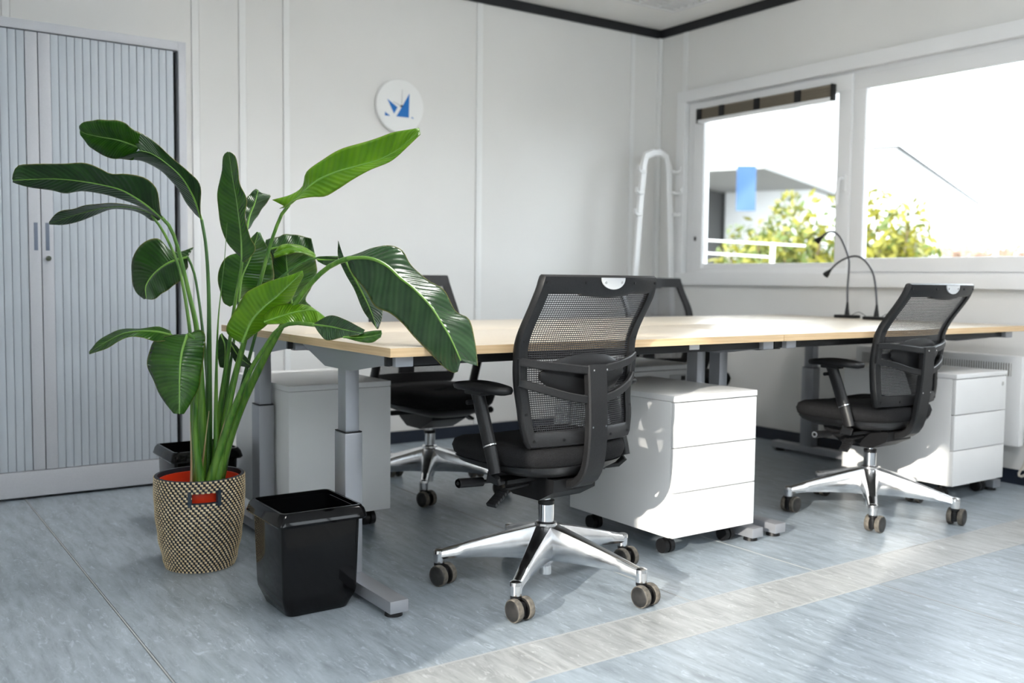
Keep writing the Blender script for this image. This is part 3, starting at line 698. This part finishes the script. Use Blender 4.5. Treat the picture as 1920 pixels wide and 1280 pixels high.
# ------------------------------------------------------------------ woven basket
BX, BY = .945, 3.15
bk = thing('woven_basket', 'round woven basket with beige and black diagonal weave and cut-out handles', 'basket', (BX, BY, 0))
def brad(z):
    return interp(z, [(0, .108), (.03, .116), (.10, .130), (.18, .1385), (.25, .1415), (.305, .1410)])
HB = .300; rows = 38; rh = HB/rows
va = math.atan2(-BY, -BX) + .10          # direction of the camera from the basket
hole_half, hz0, hz1 = .30, .232, .262
body = MB(); nseg = 120; prof = []
for r in range(rows):
    z = r*rh
    prof += [(brad(z+.001)-.0022, z+.0004), (brad(z+rh*.3), z+rh*.28), (brad(z+rh*.7), z+rh*.72)]
prof.append((brad(HB)-.0015, HB))
nz_ = len(prof); v = []; fcs = []
for r_, z in prof:
    for j in range(nseg):
        a = 2*math.pi*j/nseg; v.append((r_*math.cos(a), r_*math.sin(a), z))
inner0 = len(v)
for r_, z in prof:
    for j in range(nseg):
        a = 2*math.pi*j/nseg; q_ = brad(z)-.010; v.append((q_*math.cos(a), q_*math.sin(a), z))
def in_hole(a, z):
    for c in (va, va+math.pi):
        d = (a-c+math.pi) % (2*math.pi)-math.pi
        if abs(d) < hole_half and hz0 < z < hz1: return True
    return False
for i in range(nz_-1):
    zc = (prof[i][1]+prof[i+1][1])/2
    for j in range(nseg):
        k = (j+1) % nseg
        if in_hole(2*math.pi*(j+.5)/nseg, zc): continue
        fcs.append((i*nseg+j, i*nseg+k, (i+1)*nseg+k, (i+1)*nseg+j)); fcs.append((inner0+i*nseg+j, inner0+(i+1)*nseg+j, inner0+(i+1)*nseg+k, inner0+i*nseg+k))
for j in range(nseg):
    k = (j+1) % nseg; t_ = (nz_-1)*nseg; fcs.append((t_+j, t_+k, inner0+t_+k, inner0+t_+j))
body.add(v, fcs); body.lathe([(0, .004), (.11, .004)], nseg)
body.obj('basket_wall', M['coil'], bk, ang=60)
st = MB(); ncol = 52
for r in range(rows):
    zc = (r+.5)*rh; R_ = brad(zc); sh_ = -r*.40
    for c in range(ncol):
        a0 = 2*math.pi*(c+sh_)/ncol; a1 = a0+2*math.pi/ncol*.58
        if in_hole((a0+a1)/2 % (2*math.pi), zc): continue
        vv = []
        for (aa, zz, rr_) in [(a0, -.33, -.0006), (a0, .33, -.0006), (a0+(a1-a0)*.22, -.40, .0006), (a0+(a1-a0)*.22, .40, .0006), (a0+(a1-a0)*.22, 0, .0026), (a0+(a1-a0)*.78, -.40, .0006), (a0+(a1-a0)*.78, .40, .0006), (a0+(a1-a0)*.78, 0, .0026), (a1, -.33, -.0006), (a1, .33, -.0006)]:
            R2 = R_+rr_; z2 = zc+zz*rh+(aa-a0)/(a1-a0)*-.0006; vv.append((R2*math.cos(aa), R2*math.sin(aa), z2))
        st.add(vv, [(0, 2, 4), (0, 4, 1), (1, 4, 3), (2, 5, 7, 4), (4, 7, 6, 3), (5, 8, 7), (8, 9, 7), (9, 6, 7)])
so = st.obj('straw_stitches', M['straw'], bk, ang=80); so['kind'] = 'stuff'
for c in (va, va+math.pi):
    for s_ in (-1, 1):
        a = c+s_*hole_half*1.06; R_ = brad(.247)
        q = MB(); e1, e2 = a-.035, a+.035
        vv = [((R_+dr)*math.cos(e), (R_+dr)*math.sin(e), z) for dr in (-.012, .0045) for e in (e1, e2) for z in (hz0-.012, hz1+.008)]
        q.add(vv, [(0, 1, 3, 2), (4, 6, 7, 5), (0, 2, 6, 4), (1, 5, 7, 3), (0, 4, 5, 1), (2, 3, 7, 6)]); q.obj('handle_binding', M['leather'], bk)

# ------------------------------------------------------------------ plant in red pot
pt = thing('potted_plant', 'tall bird-of-paradise plant with big arching green leaves in a red pot', 'plant', (BX, BY, .005))
PO = Vector((BX, BY, .005))
MB().lathe([(0, .0), (.088, .0), (.092, .004), (.122, .268), (.127, .268), (.127, .281), (.122, .281), (.118, .262), (.112, .240)], 48).obj('pot', M['pot'], pt, ang=40)
MB().lathe([(.1115, .238), (.08, .243), (.04, .240), (0, .245)], 36).obj('soil', M['soil'], pt, ang=80)
D0 = 3.12
def leaf(name_mat, mid, eu, el, d0, d1, du=0.0, dl=0.0, wave=.004, rib_r=.0042, nu=36, nv=7, ribm='rib', curl=0.0):
    m_ = cr([(x, y, 0) for x, y in mid], nu); a_ = cr([(x, y, 0) for x, y in eu], nu); b_ = cr([(x, y, 0) for x, y in el], nu)
    v, uvs = [], []; ph = rnd.uniform(0, 6)
    for i in range(nu):
        u = i/(nu-1); dm = d0+(d1-d0)*u; e = math.sin(math.pi*min(1, .12+u*.86))**.6
        pm = U(m_[i].x, m_[i].y, dm); pa = U(a_[i].x, a_[i].y, dm+du*e); pb = U(b_[i].x, b_[i].y, dm+dl*e)
        for j in range(-nv, nv+1):
            k = abs(j)/nv; E_ = pa if j < 0 else pb
            p_ = pm.lerp(E_, k)
            bow = math.sin(math.pi*k)*curl*(E_-pm).length
            p_ = p_ - ray(960, 640).normalized()*bow + fw*(wave*k*math.sin(ph+u*23+(1.7 if j < 0 else 0))*1.0)
            v.append(p_-PO); uvs.append((u, j/nv))
    w = 2*nv+1
    f = [(i*w+j, i*w+j+1, (i+1)*w+j+1, (i+1)*w+j) for i in range(nu-1) for j in range(w-1)]
    me = bpy.data.meshes.new('leaf'); me.from_pydata([tuple(q) for q in v], [], f); me.materials.append(M[name_mat])
    ul = me.uv_layers.new(name='UVMap')
    for lp in me.loops: ul.data[lp.index].uv = uvs[lp.vertex_index]
    me.shade_smooth(); o = link('leaf', me, pt)
    sm = o.modifiers.new('thickness', 'SOLIDIFY'); sm.thickness = .0011; sm.offset = 0
    pts = [v[i*w+nv] for i in range(nu)]
    MB().tube(pts, [rib_r*(1-.78*i/(nu-1)) for i in range(nu)], 8).obj('midrib', M[ribm], o)
    return o
def stem(pts, r0_, r1_, d0, d1, m='petiole', n=26, flat=.8, base=1.0):
    d0 += .05
    c = cr([(x, y, 0) for x, y in pts], n); P = []
    for i, q in enumerate(c):
        u = i/(n-1); P.append(U(q.x, q.y, d0+(d1-d0)*u*u)-PO)
    R_ = [r1_*(1.15-.15*i/(n-1))+(r0_*1.25-r1_)*(1-i/(n-1))**2.2 for i in range(n)]
    return MB().tube(P, R_, 12, flat=flat).obj('petiole', M[m], pt, ang=70)
# A folded leaf, top left
stem([(385, 925), (390, 800), (392, 640), (391, 540), (386, 460), (378, 412)], .020, .0062, 3.13, 3.14, 'petiole_dark')
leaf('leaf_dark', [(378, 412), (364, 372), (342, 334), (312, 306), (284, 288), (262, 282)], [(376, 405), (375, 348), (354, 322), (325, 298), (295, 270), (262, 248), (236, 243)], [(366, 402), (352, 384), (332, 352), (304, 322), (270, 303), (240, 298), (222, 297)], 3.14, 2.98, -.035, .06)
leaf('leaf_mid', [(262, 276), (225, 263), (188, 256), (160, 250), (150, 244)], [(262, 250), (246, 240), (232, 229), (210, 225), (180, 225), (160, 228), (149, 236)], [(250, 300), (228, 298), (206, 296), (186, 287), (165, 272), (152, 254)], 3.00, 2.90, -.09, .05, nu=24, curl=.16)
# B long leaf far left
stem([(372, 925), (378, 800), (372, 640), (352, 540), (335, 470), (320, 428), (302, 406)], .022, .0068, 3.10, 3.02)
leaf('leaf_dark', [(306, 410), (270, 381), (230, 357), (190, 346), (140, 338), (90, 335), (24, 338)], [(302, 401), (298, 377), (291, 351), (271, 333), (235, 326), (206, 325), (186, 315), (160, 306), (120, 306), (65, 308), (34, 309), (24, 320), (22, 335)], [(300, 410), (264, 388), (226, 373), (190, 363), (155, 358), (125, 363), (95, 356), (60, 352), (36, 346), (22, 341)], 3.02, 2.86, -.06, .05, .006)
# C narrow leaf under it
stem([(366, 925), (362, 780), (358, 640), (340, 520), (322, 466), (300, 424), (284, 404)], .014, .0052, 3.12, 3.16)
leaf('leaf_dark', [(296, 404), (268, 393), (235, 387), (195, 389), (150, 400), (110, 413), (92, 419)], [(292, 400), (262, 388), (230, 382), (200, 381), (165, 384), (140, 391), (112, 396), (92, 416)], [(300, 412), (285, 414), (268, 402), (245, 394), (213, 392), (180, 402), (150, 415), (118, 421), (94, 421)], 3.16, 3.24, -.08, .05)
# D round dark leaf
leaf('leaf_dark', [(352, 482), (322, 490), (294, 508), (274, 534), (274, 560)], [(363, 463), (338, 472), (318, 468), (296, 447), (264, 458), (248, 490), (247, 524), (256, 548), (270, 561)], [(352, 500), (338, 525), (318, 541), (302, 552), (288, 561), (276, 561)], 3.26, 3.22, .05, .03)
stem([(392, 900), (392, 760), (380, 620), (366, 520), (352, 482)], .012, .005, 3.2, 3.26, 'petiole_dark')
# E upright leaf
stem([(400, 925), (410, 790), (428, 660), (440, 570), (452, 505), (454, 486)], .016, .0058, 3.12, 3.06)
leaf('leaf_mid', [(454, 490), (452, 439), (444, 376), (437, 337), (429, 285)], [(456, 486), (439, 470), (423, 450), (411, 407), (408, 368), (411, 340), (417, 316), (419, 292), (426, 284)], [(456, 492), (466, 485), (480, 466), (468, 443), (460, 403), (462, 372), (449, 341), (443, 296), (431, 285)], 3.06, 3.02, .05, -.06)
# rolled new leaf
stem([(408, 925), (405, 760), (408, 620), (414, 550), (421, 486), (426, 418)], .014, .0012, 3.08, 3.02, 'petiole')
# F dark leaf behind E
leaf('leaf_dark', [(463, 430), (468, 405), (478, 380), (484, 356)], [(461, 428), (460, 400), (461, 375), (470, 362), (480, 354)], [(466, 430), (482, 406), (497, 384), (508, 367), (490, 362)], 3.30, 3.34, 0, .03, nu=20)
# G bright leaf reaching to the clock
stem([(402, 925), (428, 760), (462, 625), (486, 535), (508, 455), (528, 402), (542, 384)], .019, .0062, 3.10, 2.98)
leaf('leaf_bright', [(536, 388), (564, 365), (591, 341), (630, 323), (669, 312), (712, 299), (751, 277), (787, 244)], [(511, 375), (544, 365), (567, 349), (575, 323), (606, 298), (634, 282), (673, 269), (712, 257), (743, 247), (785, 239)], [(524, 391), (556, 375), (583, 369), (610, 368), (634, 355), (661, 336), (692, 320), (732, 302), (763, 277), (788, 252)], 2.98, 2.80, .05, -.05, .004, .0048)
# H big drooping leaf over the desk
stem([(396, 925), (440, 790), (486, 690), (528, 612), (566, 552), (606, 508), (640, 488), (656, 484)], .022, .0085, 3.08, 2.86)
leaf('leaf_sheen', [(652, 484), (692, 484), (724, 497), (751, 521), (775, 540), (806, 572), (829, 607), (845, 634), (864, 676)], [(656, 480), (674, 474), (700, 464), (731, 460), (755, 470), (771, 497), (802, 525), (833, 544), (854, 583), (880, 599), (891, 642), (896, 686)], [(650, 487), (661, 513), (685, 544), (704, 575), (731, 587), (755, 607), (775, 630), (798, 654), (829, 685), (848, 698), (858, 697)], 2.86, 2.50, .05, .02, .003, .0058, nu=48, nv=9)
# H2 curled leaf hanging behind
leaf('leaf_sheen', [(644, 482), (664, 520), (684, 558), (698, 590), (706, 616)], [(634, 451), (634, 480), (646, 510), (664, 542), (682, 584), (700, 607)], [(655, 486), (684, 512), (702, 540), (716, 566), (717, 592), (709, 617)], 2.93, 2.92, .02, .03, .002, .004, nu=28)
# I leaf lying over the desk edge
stem([(388, 925), (430, 790), (470, 694), (497, 650), (520, 618), (548, 606), (590, 609)], .018, .0060, 3.06, 2.82)
leaf('leaf_sheen', [(587, 609), (618, 612), (650, 619), (680, 625)], [(590, 606), (606, 596), (624, 591), (650, 600), (684, 618)], [(590, 611), (600, 627), (614, 638), (640, 633), (672, 628)], 2.82, 2.60, 0, -.03, .003, .0035, nu=24)
leaf('leaf_mid', [(644, 632), (672, 633), (698, 630), (716, 625)], [(648, 628), (674, 624), (698, 620), (715, 619)], [(650, 634), (676, 641), (698, 642), (714, 632)], 2.63, 2.56, .02, -.02, .002, .003, nu=20, curl=.2)
# J leaf at the bend
leaf('leaf_bright', [(496, 604), (530, 592), (560, 584), (590, 582), (612, 598)], [(496, 592), (512, 576), (540, 569), (575, 572), (596, 583), (612, 597)], [(500, 608), (530, 607), (556, 607), (586, 606), (608, 600)], 2.95, 2.92, .05, -.03, .005)
# K bright broad leaf, centre
stem([(404, 925), (424, 800), (444, 700), (458, 636)], .015, .005, 3.06, 3.00)
leaf('leaf_bright', [(454, 642), (472, 602), (494, 577), (526, 550), (568, 509)], [(446, 640), (428, 628), (424, 616), (432, 598), (456, 556), (474, 541), (502, 528), (537, 518), (567, 507)], [(456, 646), (472, 630), (500, 610), (526, 582), (548, 558), (569, 516)], 3.00, 2.96, .03, .05, .004)
# L broad leaf behind
leaf('leaf_mid', [(448, 566), (454, 520), (470, 482), (484, 435)], [(432, 575), (418, 566), (412, 542), (409, 508), (427, 481), (452, 470), (471, 445), (481, 434)], [(440, 574), (462, 552), (498, 533), (513, 520), (510, 484), (499, 458), (487, 435)], 3.22, 3.20, .02, .04, .006)
stem([(410, 900), (424, 740), (440, 630), (448, 566)], .010, .005, 3.15, 3.22, 'petiole_dark')
# M leaf with curled top
leaf('leaf_mid', [(548, 574), (543, 535), (538, 500), (536, 470)], [(524, 570), (514, 530), (511, 496), (515, 474), (528, 462)], [(583, 574), (574, 560), (590, 524), (594, 502), (588, 478), (560, 464)], 3.30, 3.26, .02, .03, .007)
leaf('leaf_bright', [(514, 478), (536, 468), (560, 466), (592, 480)], [(515, 470), (530, 458), (550, 458), (572, 464), (592, 477)], [(515, 484), (536, 478), (562, 474), (592, 484)], 3.24, 3.22, .02, -.03, .004, nu=24, curl=.2)
# N dark leaf behind
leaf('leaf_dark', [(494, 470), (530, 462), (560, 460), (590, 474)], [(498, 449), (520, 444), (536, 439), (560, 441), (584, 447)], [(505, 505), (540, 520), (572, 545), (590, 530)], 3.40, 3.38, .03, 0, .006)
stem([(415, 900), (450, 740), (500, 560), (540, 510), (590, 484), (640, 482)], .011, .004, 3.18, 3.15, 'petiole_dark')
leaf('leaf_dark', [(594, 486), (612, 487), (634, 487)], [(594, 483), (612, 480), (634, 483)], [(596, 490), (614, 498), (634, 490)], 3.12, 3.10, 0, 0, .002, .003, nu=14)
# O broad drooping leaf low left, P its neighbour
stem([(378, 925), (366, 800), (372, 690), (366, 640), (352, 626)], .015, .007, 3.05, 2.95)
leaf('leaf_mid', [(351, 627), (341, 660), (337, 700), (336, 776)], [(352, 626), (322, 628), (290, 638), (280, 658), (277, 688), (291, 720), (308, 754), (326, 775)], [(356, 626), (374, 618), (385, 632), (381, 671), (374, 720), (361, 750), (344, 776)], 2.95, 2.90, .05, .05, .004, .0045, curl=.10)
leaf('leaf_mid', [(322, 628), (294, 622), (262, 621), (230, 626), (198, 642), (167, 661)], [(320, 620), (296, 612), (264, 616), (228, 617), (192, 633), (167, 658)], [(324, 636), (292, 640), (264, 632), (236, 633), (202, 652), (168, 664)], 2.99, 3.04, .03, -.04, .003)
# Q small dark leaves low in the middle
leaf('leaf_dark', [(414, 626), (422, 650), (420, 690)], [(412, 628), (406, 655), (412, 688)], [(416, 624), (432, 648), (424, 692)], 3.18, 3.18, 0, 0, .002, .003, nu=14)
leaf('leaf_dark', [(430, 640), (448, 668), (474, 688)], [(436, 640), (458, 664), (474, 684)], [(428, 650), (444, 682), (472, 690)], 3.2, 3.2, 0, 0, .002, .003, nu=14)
# dry sheaths at the base
for pts, d in (([(386, 915), (404, 850), (424, 780)], 3.10), ([(358, 912), (359, 860), (357, 790)], 3.11), ([(374, 918), (382, 850), (392, 770)], 3.11)):
    c = cr([(x, y, 0) for x, y in pts], 10)
    MB().tube([U(q.x, q.y, d)-PO for q in c], [.010-.0009*i for i in range(10)], 8, flat=.35).obj('dry_sheath', M['sheath_dry'], pt)

# ------------------------------------------------------------------ gooseneck lamps
def lamp(label, pts, hd, xx):
    P = [OX(x, y, xx) for x, y in pts]; b0 = Vector((xx, P[0].y, ZT+.0005))
    t = thing('gooseneck_lamp', label, 'lamp', b0, 0, 'gooseneck lamps on the rear desk')
    loc = [p_-b0 for p_ in P]
    MB().box(-.028, .028, -.062, .062, 0, .016, .004).obj('lamp_base', M['blk'], t)
    MB().cyl((0, 0, .016), (0, 0, .045), .014, .010, 16).cyl((0, 0, .045), (0, 0, loc[1].z), .0095, .0055, 16).obj('stem_sleeve', M['blk'], t)
    c = cr([(0, 0, loc[1].z-.004)]+[tuple(q) for q in loc[2:]], 40)
    MB().tube(c, .0052, 10).obj('gooseneck', mat('gooseneck_steel', (0.10, 0.10, 0.11), .35, .6), t)
    MB().tube(cr([(.028, .0, .010), (.05, -.03, .030), (.045, -.07, .018), (.03, -.10, .004)], 16), .0016, 6).obj('power_lead', M['blk'], t)
    e = c[-1]; d = (c[-1]-c[-4]).normalized()
    h1 = MB().tube([e, e+d*.014], [.006, .008], 14).tube([e+d*.014, e+d*.026, e+d*.045], [.008, .013, .017], 18)
    ho = h1.obj('lamp_head', M['blk'], t)
    MB().tube([e+d*.0452, e+d*.0462], [.015, .014], 18).obj('lamp_lens', M['chrome'], ho)
    return t
XLP = 4.33
lamp('taller black gooseneck lamp, left of the pair on the rear desk', [(1588, 596), (1588, 566), (1589, 540), (1592, 500), (1590, 480), (1576, 446), (1561, 434), (1548, 438), (1543, 443)], None, XLP)
lamp('lower arching gooseneck lamp, right of the pair, next to the far chair', [(1643, 599), (1643, 571), (1642, 540), (1636, 510), (1621, 488), (1605, 480), (1586, 484), (1569, 494), (1558, 505)], None, XLP-.07)

# ------------------------------------------------------------------ coat rack in the corner
crk = thing('coat_rack', 'white metal coat rack with hooks standing in the room corner', 'coat rack', (4.29, 4.66, 0))
# frame: two flat bars joined by a rounded top
def XZ(x, y): p_ = OY(x, y, 4.66); return (p_.x-4.29, 0, p_.z)
L_ = [XZ(1190, 520), XZ(1199, 400), XZ(1207, 312)]; R_ = [XZ(1258, 520), XZ(1256, 400), XZ(1253, 312)]
def ext(a, b): a, b = Vector(a), Vector(b); d = (a-b)/(a.z-b.z); return a-d*(a.z-.012)
lf, rf = ext(L_[0], L_[2]), ext(R_[0], R_[2])
path = cr([lf, L_[0], L_[1], L_[2], XZ(1210, 294), XZ(1220, 287), XZ(1240, 287), XZ(1249, 294), R_[2], R_[1], R_[0], rf], 60)
MB().sweep(path, (0, 1, 0), .022, .046, rnd_=.5).obj('frame', M['white_met'], crk)
hk = MB()
for yy, xl, xr in ((322, 1206, 1254), (362, 1202, 1255), (402, 1199, 1256)):
    for xx, s_ in ((xl, -1), (xr, 1)):
        p_ = Vector(XZ(xx, yy))
        MB().tube([p_+Vector((s_*.005, -.02, 0)), p_+Vector((s_*.045, -.028, -.006)), p_+Vector((s_*.068, -.034, .008)), p_+Vector((s_*.066, -.036, .032))], [.012, .011, .010, .009], 10).obj('hook', M['white_met'], crk)
MB().box(lf.x-.02, rf.x+.02, -.14, .12, 0, .012, .004).obj('base_plate', M['white_met'], crk)

# ------------------------------------------------------------------ radiator and cable on the window wall
ra = thing('wall_radiator', 'white wall convector heater with a slotted grille under the window', 'radiator', (XR-.0055, 2.78, .20))
MB().box(-.075, -.022, -.45, .45, -.015, .41, .018).obj('casing', M['white_met'], ra)
MB().box(-.022, 0, -.3, .3, .05, .33, .003).obj('wall_bracket', M['white_met'], ra)
MB().box(-.0765, -.0745, -.40, .40, .315, .375).obj('grille_slot', M['rail_brown'], ra, smooth=False)
fn = MB()
for k in range(66): fn.box(-.080, -.0758, -.395+.0121*k-.003, -.395+.0121*k+.003, .313, .377)
fn.obj('grille_fins', M['white_met'], ra, smooth=False)['kind'] = 'stuff'
cbl = MB(); P = [OX(x, y, XR-.03) for x, y in ((1945, 760), (1930, 830), (1921, 868), (1910, 888), (1916, 893), (1930, 886), (1950, 890))]
tag(cbl.tube(cr(P, 40), .006, 8).obj('power_cable', M['cable']), 'loose beige power cable looping down beside the wall heater', 'cable')

# ------------------------------------------------------------------ outdoors
gr = struct(MB().box(XR+.4, 140, -60, 90, -.75, -.70).obj('ground', M['gravel'], smooth=False), 'pale gravel ground outside the window')
az = math.radians(24.4); e1 = Vector((math.cos(az), math.sin(az), 0)); e2 = Vector((-math.sin(az), math.cos(az), 0))
c0 = U(1433, 310, 20.0)
bd = thing('office_building', 'white office block outside with an overhanging upper floor', 'building', (c0.x, c0.y, -.70), az)
zs = c0.z+.70
MB().box(0, 9, 0, 14, zs, zs+4.2).obj('upper_storey', M['concrete'], bd, smooth=False)
MB().box(0, 9, 0, 14, zs-.06, zs-.001).obj('soffit', mat('soffit_shaded', (0.30, 0.30, 0.29), .8), bd, smooth=False)  # shade under the overhang put into a darker colour than the facade
MB().box(3.0, 9, 2.6, 14, 0, zs-.061).obj('ground_storey', M['facade_dimmed'], bd, smooth=False)
MB().box(5.0, 9, 0.3, 2.5, 0, zs-.061).obj('low_wall', M['concrete'], bd, smooth=False)
for y0, y1 in ((3.2, 4.5), (5.6, 7.0), (8.0, 9.6)):
    f_ = MB().box(2.94, 3.05, y0, y1, zs-1.6, zs-.5).obj('window', M['concrete'], bd, smooth=False)
    MB().box(2.90, 2.94, y0+.07, y1-.07, zs-1.5, zs-.6).obj('pane', M['far_glass'], f_, smooth=False)
for k in range(3):
    f_ = MB().box(1.0+2.6*k, 2.5+2.6*k, -.05, .02, zs+1.1, zs+2.6).obj('window', M['concrete'], bd, smooth=False)
    MB().box(1.1+2.6*k, 2.4+2.6*k, -.07, -.05, zs+1.2, zs+2.5).obj('pane', M['far_glass'], f_, smooth=False)
MB().box(-.1, 9, -.12, .0, zs+3.0, zs+3.1).obj('facade_rail', M['facade_dimmed'], bd, smooth=False)
bn = U(1399, 352, 19.4)
MB().box(-.02, .02, -.19, .19, -.46, .44).obj('banner', M['banner'])
bo = bpy.data.objects['banner']; bo.location = bn; bo.rotation_euler = (0, 0, math.atan2(fw.y, fw.x)); tag(bo, 'hanging blue banner under the overhang of the white building', 'banner')
c1 = U(1680, 277, 48.0)
b2 = thing('far_building', 'long white building receding behind the bushes', 'building', (c1.x, c1.y, -.70), az)
MB().box(0, 40, 0, 9, 0, c1.z+.7).obj('block', M['concrete'], b2, smooth=False)
MB().box(-.2, 40, -.2, 9, c1.z+.7, c1.z+.80).obj('roof_edge', M['facade_dimmed'], b2, smooth=False)
for k in range(8):
    f_ = MB().box(1.0+4.2*k, 2.6+4.2*k, -.05, .02, c1.z-1.4, c1.z-.2).obj('window', M['concrete'], b2, smooth=False)
    MB().box(1.1+4.2*k, 2.5+4.2*k, -.08, -.05, c1.z-1.3, c1.z-.3).obj('pane', M['far_glass'], f_, smooth=False)
def bush(label, px_, py_, d, rx, rz_, n, mixm):
    c = U(px_, py_, d); t = thing('bush', label, 'bush', (c.x, c.y, -.70), 0, 'yellow-green bushes outside the window')
    H_ = c.z+.70; mb = MB()
    for k in range(n):
        while True:
            p_ = Vector((rnd.uniform(-1, 1), rnd.uniform(-1, 1), rnd.uniform(-1, 1)))
            if .25 < p_.length < 1: break
        lump = 1+.22*math.sin(p_.x*7+px_)+.18*math.sin(p_.y*9)*math.cos(p_.z*8)
        p_ = Vector((p_.x*rx*lump, p_.y*rx*lump, H_*.55+p_.z*(H_*.55+rz_)*lump*.8))
        if p_.z < .1: p_.z = .1
        a = Vector((rnd.gauss(0, 1), rnd.gauss(0, 1), rnd.gauss(0, 1))).normalized(); b = a.cross(Vector((rnd.gauss(0, 1), rnd.gauss(0, 1), rnd.gauss(0, 1)))).normalized()
        s_ = rnd.uniform(.04, .08)
        mb.add([p_-a*s_*1.3, p_+b*s_*.45, p_+a*s_*1.3, p_-b*s_*.45], [(0, 1, 2, 3)], 0 if rnd.random() < mixm else 1)
    mb.obj('foliage', [M['bush_a'], M['bush_b']], t, smooth=False)['kind'] = 'stuff'
    tw = MB()
    for k in range(7):
        a = 2*math.pi*k/7; tw.tube([(.1*math.cos(a), .1*math.sin(a), 0), (rx*.35*math.cos(a), rx*.35*math.sin(a), H_*.5), (rx*.6*math.cos(a), rx*.6*math.sin(a), H_*.95)], [.03, .02, .008], 6)
    tw.obj('stems', M['twig'], t)
bush('broad yellow-green bush seen through the left pane, behind the fence', 1490, 420, 13.5, .95, .25, 6500, .55)
bush('lower green bush at the left of the left pane', 1405, 450, 17.0, .6, .15, 3000, .3)
bush('rounded yellow bush seen through the right pane beside the mullion', 1660, 415, 11.5, .60, .25, 5000, .75)
bush('spreading bush with a thin right side in the right pane', 1712, 450, 13.6, .42, .2, 2500, .7)
fe = thing('garden_fence', 'white rail fence with a leaning post outside the left pane', 'fence', (U(1443, 500, 11)[0], U(1443, 500, 11)[1], -.70))
fo = Vector(fe.location)
def rail(name, a, b, r, d=11): MB().tube([U(*a, d)-fo, U(*b, d)-fo], r, 8).obj(name, M['fence'], fe)
rail('rail', (1300, 449), (1510, 461), .011); rail('rail', (1300, 473), (1445, 482), .011)
rail('rail', (1300, 497), (1570, 503), .014)
for a in ((1450, 455), (1302, 440), (1575, 462)):
    q_ = U(*a, 11); MB().tube([q_-fo, Vector((q_.x-.03, q_.y+.06, -.70))-fo], .026, 8).obj('post', M['fence'], fe)
hg = thing('far_hedge', 'low distant row of bare reddish shrubs on the horizon at the right', 'hedge', (U(1840, 470, 30)[0], U(1840, 470, 30)[1], -.70))
mb = MB(); ho = Vector(hg.location)
for k in range(900):
    p_ = U(rnd.uniform(1770, 1990), 500-abs(rnd.gauss(0, 18)), rnd.uniform(29, 31))-ho
    a = Vector((rnd.gauss(0, 1), rnd.gauss(0, 1), rnd.gauss(0, 1))).normalized(); b = a.orthogonal().normalized(); s_ = rnd.uniform(.1, .25)
    mb.add([p_-a*s_, p_+b*s_*.5, p_+a*s_, p_-b*s_*.5], [(0, 1, 2, 3)])
mb.obj('foliage', mat('bare_shrub', (0.30, 0.20, 0.14), .8), hg, smooth=False)['kind'] = 'stuff'
